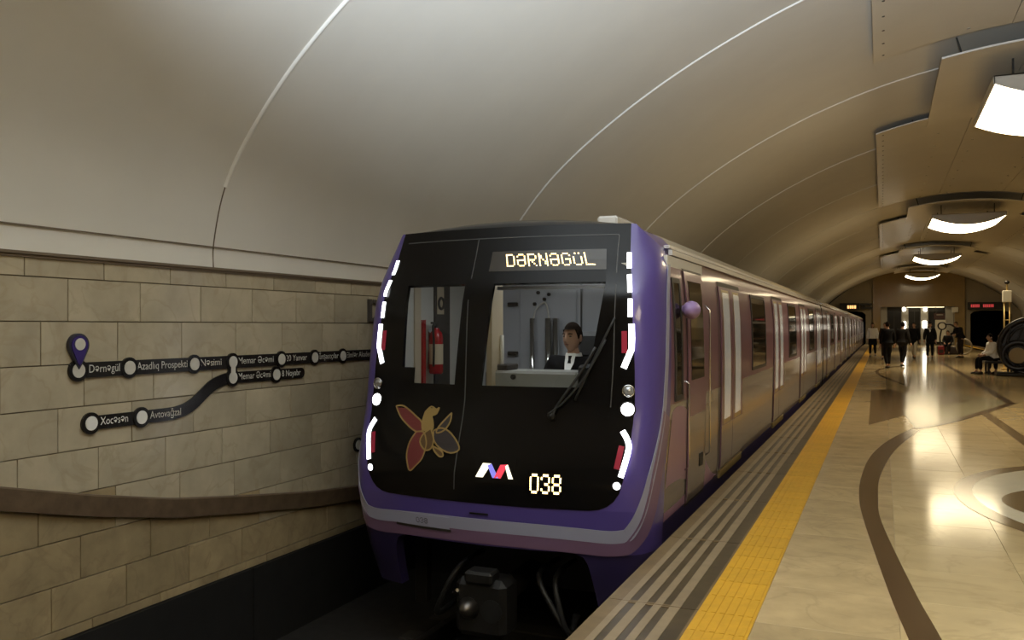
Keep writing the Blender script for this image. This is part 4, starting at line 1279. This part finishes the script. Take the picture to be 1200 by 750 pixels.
# ------------------------------------------------------------------ people
def head_geo(c, yaw, sc=1.0, hair=False, long=False, n=28, k=22):
    """ellipsoid shaped into a head (or the hair over it); faces +y before the yaw"""
    rows = []
    for i in range(k + 1):
        t = math.pi * i / k
        row = []
        for j in range(n):
            a = 2 * math.pi * j / n
            x, y, z = .073 * math.sin(t) * math.cos(a), .093 * math.sin(t) * math.sin(a), .118 * math.cos(t)
            if z < 0:
                q = (-z / .118)
                x *= 1 - .30 * q ** 1.6
                y = y * (1 - .22 * q ** 2) + .018 * q
            fr = max(math.sin(a), 0) * math.sin(t)
            g = lambda x0, z0, sx, sz: math.exp(-((x - x0) / sx) ** 2 - ((z - z0) / sz) ** 2)
            if fr > .3 and not hair:
                y += .026 * g(0, -.018, .013, .024) + .006 * g(0, .01, .01, .02)
                y -= .010 * (g(.032, .010, .016, .013) + g(-.032, .010, .016, .013))
                y += .006 * (g(.03, .034, .022, .009) + g(-.03, .034, .022, .009))
                y += .006 * g(0, -.058, .022, .008) - .004 * g(0, -.047, .024, .005) + .007 * g(0, -.098, .022, .015)
            if hair:
                line = .066 if math.sin(a) > .4 else (-.01 if math.sin(a) > -.1 else -.062)
                if long and math.sin(a) < .3: line = -.16
                s = 1.09
                x, y, zz = x * s, y * s, z * 1.07 + .004
                if z < line: zz = line + (.0 if not long else 0); x *= .95; y *= .95
                z = max(zz, line) if not (long and math.sin(a) < .3) else zz - (.09 * max(0, -z / .118))
            row.append((x, y, z))
        rows.append(row)
    mb = MB().grid(rows, 0, True)
    if not hair:
        for s in (-1, 1): mb.ellipsoid((s * .076, -.006, -.006), (.011, .02, .032), 10, 8)
    cy, sy = math.cos(yaw), math.sin(yaw)
    mb.v = [(c[0] + sc * (x * cy - y * sy), c[1] + sc * (x * sy + y * cy), c[2] + sc * z) for x, y, z in mb.v]
    return mb


def hand_geo(w, d, side):
    """palm and five bent fingers, d = direction of the forearm"""
    d = Vector(d).normalized()
    up = Vector((side, 0, 0))
    a = d.cross(up).normalized() if d.cross(up).length > .1 else Vector((0, 1, 0))
    nrm = a.cross(d)
    w = Vector(w)
    mb = MB()
    mb.tube([w - d * .01, w + d * .03, w + d * .075, w + d * .09], [.026, .036, .038, .03], 8)
    for i, (o, ln) in enumerate(((-.03, .062), (-.01, .075), (.01, .07), (.028, .055))):
        b = w + d * .082 + a * o
        mb.tube([b, b + d * ln * .45, b + d * ln * .8 - nrm * side * .012, b + d * ln * .95 - nrm * side * .03], [.0095, .009, .008, .006], 6)
    b = w + d * .03 - a * .032
    mb.tube([b, b - a * .022 + d * .025, b - a * .026 + d * .055], [.012, .011, .008], 6)
    return mb


def skin_eval(jobs):
    """jobs: list of (verts, edges, radii) -> list of (verts, faces), grown with a Skin modifier"""
    obs = []
    for vs, es, rs in jobs:
        me = bpy.data.meshes.new('skin'); me.from_pydata(vs, es, [])
        o = bpy.data.objects.new('skin', me); COL.objects.link(o)
        md = o.modifiers.new('skin', 'SKIN'); md.use_smooth_shade = True
        sv = me.skin_vertices[0].data
        for i, r_ in enumerate(rs): sv[i].radius = r_ if isinstance(r_, tuple) else (r_, r_)
        sv[0].use_root = True
        s = o.modifiers.new('sub', 'SUBSURF'); s.levels = 1; s.render_levels = 1
        obs.append(o)
    bpy.context.view_layer.update()
    dg = bpy.context.evaluated_depsgraph_get()
    out = []
    for o in obs:
        me = bpy.data.meshes.new_from_object(o.evaluated_get(dg))
        out.append(([tuple(v.co) for v in me.vertices], [tuple(p.vertices) for p in me.polygons]))
        bpy.data.meshes.remove(me)
    for o in obs:
        me = o.data; bpy.data.objects.remove(o); bpy.data.meshes.remove(me)
    return out


PEOPLE = []


def person(label, loc, rotz, J=None, jacket='suit', trousers='jeans', hair='hair', hem=.86, yaw=0.0, scale=1.0, group=None, long=False, face=False, shoes=True, collar=None, skirt=False):
    D = dict(pel=(0, 0, .97), wai=(0, .0, 1.12), che=(0, .0, 1.33), nb=(0, -.01, 1.475), nt=(0, .005, 1.545), hd=(0, .02, 1.64),
             ls=(-.18, -.01, 1.425), le=(-.235, -.03, 1.14), lw=(-.245, .05, .90), rs=(.18, -.01, 1.425), re=(.235, -.03, 1.14), rw=(.245, .05, .90),
             lh=(-.095, 0, .92), lk=(-.10, .02, .50), la=(-.105, -.02, .09), rh=(.095, 0, .92), rk=(.10, .02, .50), ra=(.105, -.02, .09))
    D.update(J or {})
    PEOPLE.append(dict(label=label, loc=loc, rotz=rotz, D=D, jacket=jacket, trousers=trousers, hair=hair, hem=hem, yaw=yaw, scale=scale, group=group, long=long, face=face, shoes=shoes, collar=collar, skirt=skirt))


def make_people():
    jobs = []
    for P_ in PEOPLE:
        D = P_['D']
        V3 = {k: Vector(v) for k, v in D.items()}
        toe = lambda a: V3[a] + Vector((0, .13, -.045))
        order = ['pel', 'wai', 'che', 'nb', 'nt', 'ls', 'le', 'lw', 'rs', 're', 'rw', 'lh', 'lk', 'la', 'rh', 'rk', 'ra']
        vs = [D[k] for k in order] + [tuple(toe('la')), tuple(toe('ra'))]
        es = [(0, 1), (1, 2), (2, 3), (3, 4), (2, 5), (5, 6), (6, 7), (2, 8), (8, 9), (9, 10), (0, 11), (11, 12), (12, 13), (13, 17), (0, 14), (14, 15), (15, 16), (16, 18)]
        vs.append(tuple(V3['nt'] * .5 + V3['hd'] * .5)); es.append((4, 19))
        rs = [.115, .105, .115, .065, .05, .06, .042, .028, .06, .042, .028, .082, .055, .036, .082, .055, .036, .028, .028, .045]
        jobs.append((vs, es, rs))
        # jacket: torso and sleeves
        up = (V3['wai'] - V3['pel'])
        hem = V3['pel'] + up.normalized() * (P_['hem'] - .97)
        lcuff, rcuff = V3['lw'] + (V3['le'] - V3['lw']) * .08, V3['rw'] + (V3['re'] - V3['rw']) * .08
        vs = [D['wai'], D['che'], tuple(V3['nb'] - Vector((0, 0, .005))), D['ls'], D['le'], tuple(lcuff), D['rs'], D['re'], tuple(rcuff), D['pel'], tuple(hem)]
        es = [(0, 1), (1, 2), (1, 3), (3, 4), (4, 5), (1, 6), (6, 7), (7, 8), (0, 9), (9, 10)]
        rs = [.172, .18, .078, .092, .074, .056, .092, .074, .056, .178, .182 + max(0, .9 - P_['hem']) * .08]
        jobs.append((vs, es, rs))
        # trousers
        f = lambda k, a: tuple(V3[a] + (V3[k] - V3[a]) * .12)
        vs = [D['pel'], D['lh'], D['lk'], f('lk', 'la'), D['rh'], D['rk'], f('rk', 'ra'), tuple(V3['pel'] + up * .4)]
        es = [(0, 1), (1, 2), (2, 3), (0, 4), (4, 5), (5, 6), (0, 7)]
        jobs.append((vs, es, [.14, .105, .078, .062, .105, .078, .062, .13]))
    res = skin_eval(jobs)
    for i, P_ in enumerate(PEOPLE):
        D = P_['D']; V3 = {k: Vector(v) for k, v in D.items()}
        Mx = Matrix.Translation(Vector(P_['loc'])) @ Matrix.Rotation(P_['rotz'], 4, 'Z') @ Matrix.Scale(P_['scale'], 4)
        t = thing('person', P_['loc'], P_['label'], 'person', P_['group'])
        def put(mb, nm, m, par=t, smooth=True):
            mb.v = [tuple(Mx @ Vector(p)) for p in mb.v]
            return mb.build(nm, M[m], par, smooth)
        b = MB().add(*res[3 * i])
        h_ = head_geo(D['hd'], P_['yaw'])
        b.add(h_.v, h_.f)
        for e, w, s in (('le', 'lw', -1), ('re', 'rw', 1)):
            g = hand_geo(D[w], V3[w] - V3[e], s); b.add(g.v, g.f)
        body = put(b, 'body', 'skin')
        put(MB().add(*res[3 * i + 1]), 'jacket', P_['jacket'])
        put(MB().add(*res[3 * i + 2]), 'trousers', P_['trousers'])
        put(head_geo(D['hd'], P_['yaw'], hair=True, long=P_['long']), 'hair', P_['hair'])
        cy, sy = math.cos(P_['yaw']), math.sin(P_['yaw'])
        hp = lambda x, y, z: (D['hd'][0] + x * cy - y * sy, D['hd'][1] + x * sy + y * cy, D['hd'][2] + z)
        for s in (-1, 1):
            put(MB().ellipsoid(hp(s * .031, .079, .010), (.011, .008, .006), 8, 6), 'eye', 'eye', body)
            if P_['face']:
                put(MB().tube([hp(s * .015, .090, .030), hp(s * .032, .089, .034), hp(s * .049, .077, .030)], .0042, 6), 'eyebrow', 'hair', body)
        if P_['face']:
            put(MB().tube([hp(-.022, .087, -.058), hp(0, .097, -.056), hp(.022, .087, -.058)], [.003, .005, .003], 6), 'mouth', 'lip', body)
        if P_['collar']:
            c0 = Vector(D['nb']) + Vector((0, .085, -.02)); lo = Vector(D['che']) + Vector((0, .2, -.02))
            put(MB().add([c0 + Vector((-.045, -.012, .05)), c0 + Vector((.045, -.012, .05)), lo + Vector((.01, .012, 0)), lo + Vector((-.01, .012, 0)), c0 + Vector((-.04, .03, -.03)), c0 + Vector((.04, .03, -.03))], [(0, 1, 5, 4), (4, 5, 2, 3)]), 'shirt_front', 'shirt')
            put(MB().tube([Vector(D['nb']) + Vector((0, 0, -.015)), Vector(D['nb']) + Vector((0, .004, .03))], [.078, .066], 14), 'collar', 'shirt')
            if P_['collar'] == 'tie':
                put(MB().add([c0 + Vector((-.016, .006, .03)), c0 + Vector((.016, .006, .03)), c0 + Vector((.011, .02, .0)), c0 + Vector((.022, .05, -.08)), lo + Vector((.02, .02, 0)), lo + Vector((-.02, .02, 0)), c0 + Vector((-.022, .05, -.08)), c0 + Vector((-.011, .02, .0))], [(0, 1, 2, 7), (7, 2, 3, 6), (6, 3, 4, 5)]), 'tie', 'suit')
        if P_['shoes']:
            for a in ('la', 'ra'):
                q = V3[a]
                mb = MB().tube([q + Vector((0, -.065, -.055)), q + Vector((0, -.03, -.045)), q + Vector((0, .05, -.05)), q + Vector((0, .13, -.058)), q + Vector((0, .185, -.068))], [.03, .046, .045, .04, .02], 10)
                mb.v = [(x, y, max(z, q[2] - .088)) for x, y, z in mb.v]
                put(mb, 'shoe', 'shoe')
        if P_['skirt']:
            q = V3['pel']
            rows = [[(q.x + r_ * math.cos(2 * math.pi * k / 16), q.y + r_ * .8 * math.sin(2 * math.pi * k / 16), q.z + z) for k in range(16)] for z, r_ in ((.08, .16), (-.1, .2), (-.35, .22))]
            put(MB().grid(rows, 0, True), 'skirt', P_['trousers'])


walk = dict(lk=(-.10, .16, .52), la=(-.105, .20, .10), rk=(.10, -.06, .50), ra=(.105, -.30, .12), lw=(-.24, -.08, .90), rw=(.24, .16, .92))
walk2 = dict(rk=(.10, .15, .52), ra=(.105, .17, .10), lk=(-.10, -.05, .50), la=(-.105, -.26, .12))
sit = dict(pel=(0, 0, .55), wai=(0, .03, .70), che=(0, .05, .91), nb=(0, .05, 1.055), nt=(0, .07, 1.125), hd=(0, .09, 1.22), ls=(-.18, .04, 1.0), le=(-.23, .10, .74), lw=(-.13, .32, .64),
           rs=(.18, .04, 1.0), re=(.23, .10, .74), rw=(.13, .32, .64), lh=(-.1, .02, .54), lk=(-.12, .44, .52), la=(-.12, .42, .09), rh=(.1, .02, .54), rk=(.12, .44, .52), ra=(.12, .46, .09))
G = 'people on the platform'
person('person in a bright white jacket and dark skirt at the yellow strip by the train', (-.46, 48, 0), R(175), walk2, 'shirt', 'suit', hem=1.02, group=G, long=True, skirt=True)
person('person in a dark coat half hidden behind the nearest standing man, beside the white jacket', (.12, 45, 0), R(170), None, 'coat3', 'coat3', group=G)
person('man in a black jacket standing nearest the camera, at the start of the curved inlay', (.18, 34.9, 0), R(20), walk2, 'suit', 'suit', hem=.78, group=G)
person('man in a dark jacket striding just right of the nearest standing man', (.72, 36.5, 0), R(-25), walk, 'coat2', 'jeans', hem=.74, group=G)
person('person in a dark coat and pale trousers right of the striding man', (1.42, 46, 0), R(160), walk, 'suit', 'cream', hem=.62, group=G)
person('person in an open black coat over a white shirt walking towards the camera', (2.1, 45.6, 0), R(178), walk2, 'suit', 'suit', hem=.7, group=G, collar='shirt')
person('brown-haired person leaning forward beside the dark red bench block', (3.62, 48.5, 0), R(120), dict(che=(0, .1, 1.30), nb=(0, .17, 1.44), nt=(0, .20, 1.50), hd=(0, .24, 1.60), ls=(-.18, .12, 1.39), rs=(.18, .12, 1.39), lw=(-.2, .42, 1.1), rw=(.2, .42, 1.1), le=(-.23, .2, 1.15), re=(.23, .2, 1.15)), 'coat2', 'coat3', 'hair2', group=G, scale=1.06)
person('dark-clothed person seated on the dark red bench block', (3.38, 53.5, 0), R(165), sit, 'coat2', 'jeans', group=G)
person('person in a white top and black trousers seated left of the big iron wheel', (3.36, 32.3, 0), R(105), sit, 'shirt', 'suit', group=G, hem=.93)
person('dark-haired person in a dark coat seated beside the white top, against the iron wheel', (3.72, 32.9, 0), R(130), sit, 'coat3', 'jeans', group=G)
drv = dict(pel=(0, 0, .55), wai=(0, .0, .70), che=(0, .0, .92), nb=(0, -.0, 1.065), nt=(0, .015, 1.125), hd=(0, .03, 1.225), ls=(-.18, -.01, 1.0), le=(-.24, .08, .76), lw=(-.17, .27, .86),
           rs=(.18, -.01, 1.0), re=(.24, .08, .76), rw=(.17, .27, .86), lh=(-.1, .02, .54), lk=(-.12, .36, .50), la=(-.12, .30, .09), rh=(.1, .02, .54), rk=(.12, .36, .50), ra=(.12, .30, .09))
person('train driver in a dark suit, white shirt and tie behind the windscreen', (UC + .40, 7.16, .20), R(180), drv, 'suit', 'suit', yaw=R(-14), face=True, collar='tie', scale=1.06, hem=.93)
make_people()

# driver's seat
st = thing('driver_seat', (UC + .44, 7.35, .1), 'black driver seat with a headrest behind the driver in the cab', 'seat')
MB().bevel_box((UC + .18, 7.02, .52), (UC + .66, 7.48, .62), .03).build('seat_cushion', M['black'], st)
MB().bevel_box((UC + .20, 7.36, .62), (UC + .70, 7.50, 1.26), .04).build('backrest', M['black'], st)
MB().bevel_box((UC + .36, 7.33, 1.30), (UC + .64, 7.44, 1.55), .04).build('headrest', M['seam'], st)
MB().tube([(UC + .5, 7.42, 1.22), (UC + .5, 7.40, 1.34)], .02, 8).build('headrest_post', M['chrome'], st)
MB().tube([(UC + .42, 7.25, .1), (UC + .42, 7.25, .53)], .06, 12).build('pedestal', M['darkmetal'], st)

# ------------------------------------------------------------------ platform furniture
wx, wy, wz = 4.32, 31.4, .95
w = thing('iron_wheel', (wx, wy, 0), 'large black ornamental iron wheel with a bronze hub at the right edge of the platform', 'sculpture')
ax = (-.12, -1, 0)
MB().torus((wx, wy, wz), .86, .085, ax, 40, 10).build('outer_ring', M['iron'], w, True)
MB().torus((wx + .05, wy, wz), .70, .04, ax, 36, 8).build('inner_ring', M['iron_blue'], w, True)
MB().disc((wx, wy + .12, wz), .84, .04, ax, 36).build('back_plate', M['iron'], w, True)
hx, hz = wx - .36, .66
MB().torus((hx, wy - .05, hz), .42, .075, ax, 32, 10).build('hub_ring', M['iron_blue'], w, True)
MB().disc((hx, wy - .02, hz), .25, .10, ax, 28).build('hub_plate', M['bronze'], w, False)
for k in range(9):
    a = 2 * math.pi * k / 9 + .2
    p0 = Vector((hx + .34 * math.cos(a), wy - .04, hz + .34 * math.sin(a))); p1 = Vector((wx + .82 * math.cos(a), wy, wz + .82 * math.sin(a)))
    m_ = (p0 + p1) / 2 + Vector((-math.sin(a) * .1, 0, math.cos(a) * .1))
    MB().tube(smooth_pts([p0, m_, p1], 5), .028, 6).build('spoke', M['iron'], w, True)
for dx, dz, r_ in ((.42, .25, .13), (.18, .55, .1), (.5, -.25, .15)):
    MB().torus((wx + dx, wy - .04, wz + dz), r_, .03, ax, 20, 8).build('scroll_ring', M['iron'], w, True)
MB().bevel_box((wx - .98, wy - .32, 0), (wx + 1.1, wy + .32, .12), .02).build('base', M['iron'], w)
bn = thing('bench', (3.5, 32.6, 0), 'low black bench under the two seated people by the iron wheel', 'bench')
MB().bevel_box((3.12, 32.15, .36), (4.0, 33.2, .43), .015).build('seat', M['iron'], bn)
for x in (3.2, 3.86):
    for y in (32.25, 33.05): MB().box((x, y, 0), (x + .06, y + .06, .36)).build('leg', M['iron'], bn)

bl = thing('bench_block', (3.5, 54, 0), 'dark red bench block with a ring and hoops of metal in mid platform', 'bench')
MB().bevel_box((2.85, 53.5, 0), (4.1, 54.6, .44), .03).build('block', M['base'], bl)
MB().torus((3.1, 54.0, 1.6), .2, .04, (0, -1, 0), 24, 8).build('ring', M['iron'], bl, True)
MB().tube(smooth_pts([(3.05, 54.1, .42), (3.0, 54.1, .9), (3.08, 54.05, 1.42)], 5), .04, 8).build('stem', M['iron'], bl, True)
MB().tube(smooth_pts([(3.25, 54.1, 1.7), (3.6, 54.1, 1.65), (3.9, 54.1, 1.3), (4.05, 54.1, .42)], 6), .05, 8).build('arch', M['iron'], bl, True)
MB().torus((4.15, 53.3, .45), .42, .05, (-.6, -1, 0), 28, 8).build('hoop', M['hoop'], bl, True)
bg = thing('bag', (2.97, 52.54, 0), 'small red bag standing on the floor before the dark red bench block', 'bag')
MB().bevel_box((2.82, 52.43, 0), (3.12, 52.65, .52), .05).build('bag_body', M['bag'], bg)
MB().torus((2.97, 52.54, .54), .09, .014, (0, -1, 0), 20, 6).build('handle', M['black'], bg, True)
MB().bevel_box((2.86, 52.405, .12), (3.08, 52.43, .3), .01).build('pocket', M['base'], bg)

px_, py_ = 4.2, 36.0
ip = thing('clock_column', (px_, py_, 0), 'tall slim brass column with a white box and a dark cap behind the iron wheel', 'column')
for dx in (-.085, .085): MB().tube([(px_ + dx, py_, .05), (px_ + dx, py_, 2.5)], .026, 8).build('post', M['brass'], ip, True)
for z in (1.2, 1.8): MB().bevel_box((px_ - .1, py_ - .02, z), (px_ + .1, py_ + .02, z + .04), .005).build('cross_bar', M['brass'], ip)
MB().bevel_box((px_ - .15, py_ - .1, 2.47), (px_ + .15, py_ + .1, 2.9), .02).build('box', M['poster'], ip)
MB().tube([(px_, py_, 2.9), (px_, py_, 3.16)], .03, 8).build('neck', M['brass'], ip)
MB().ellipsoid((px_, py_, 3.2), (.09, .09, .07), 14, 8).build('cap', M['iron'], ip, True)
MB().bevel_box((px_ - .2, py_ - .2, 0), (px_ + .2, py_ + .2, .06), .01).build('base', M['brass'], ip)
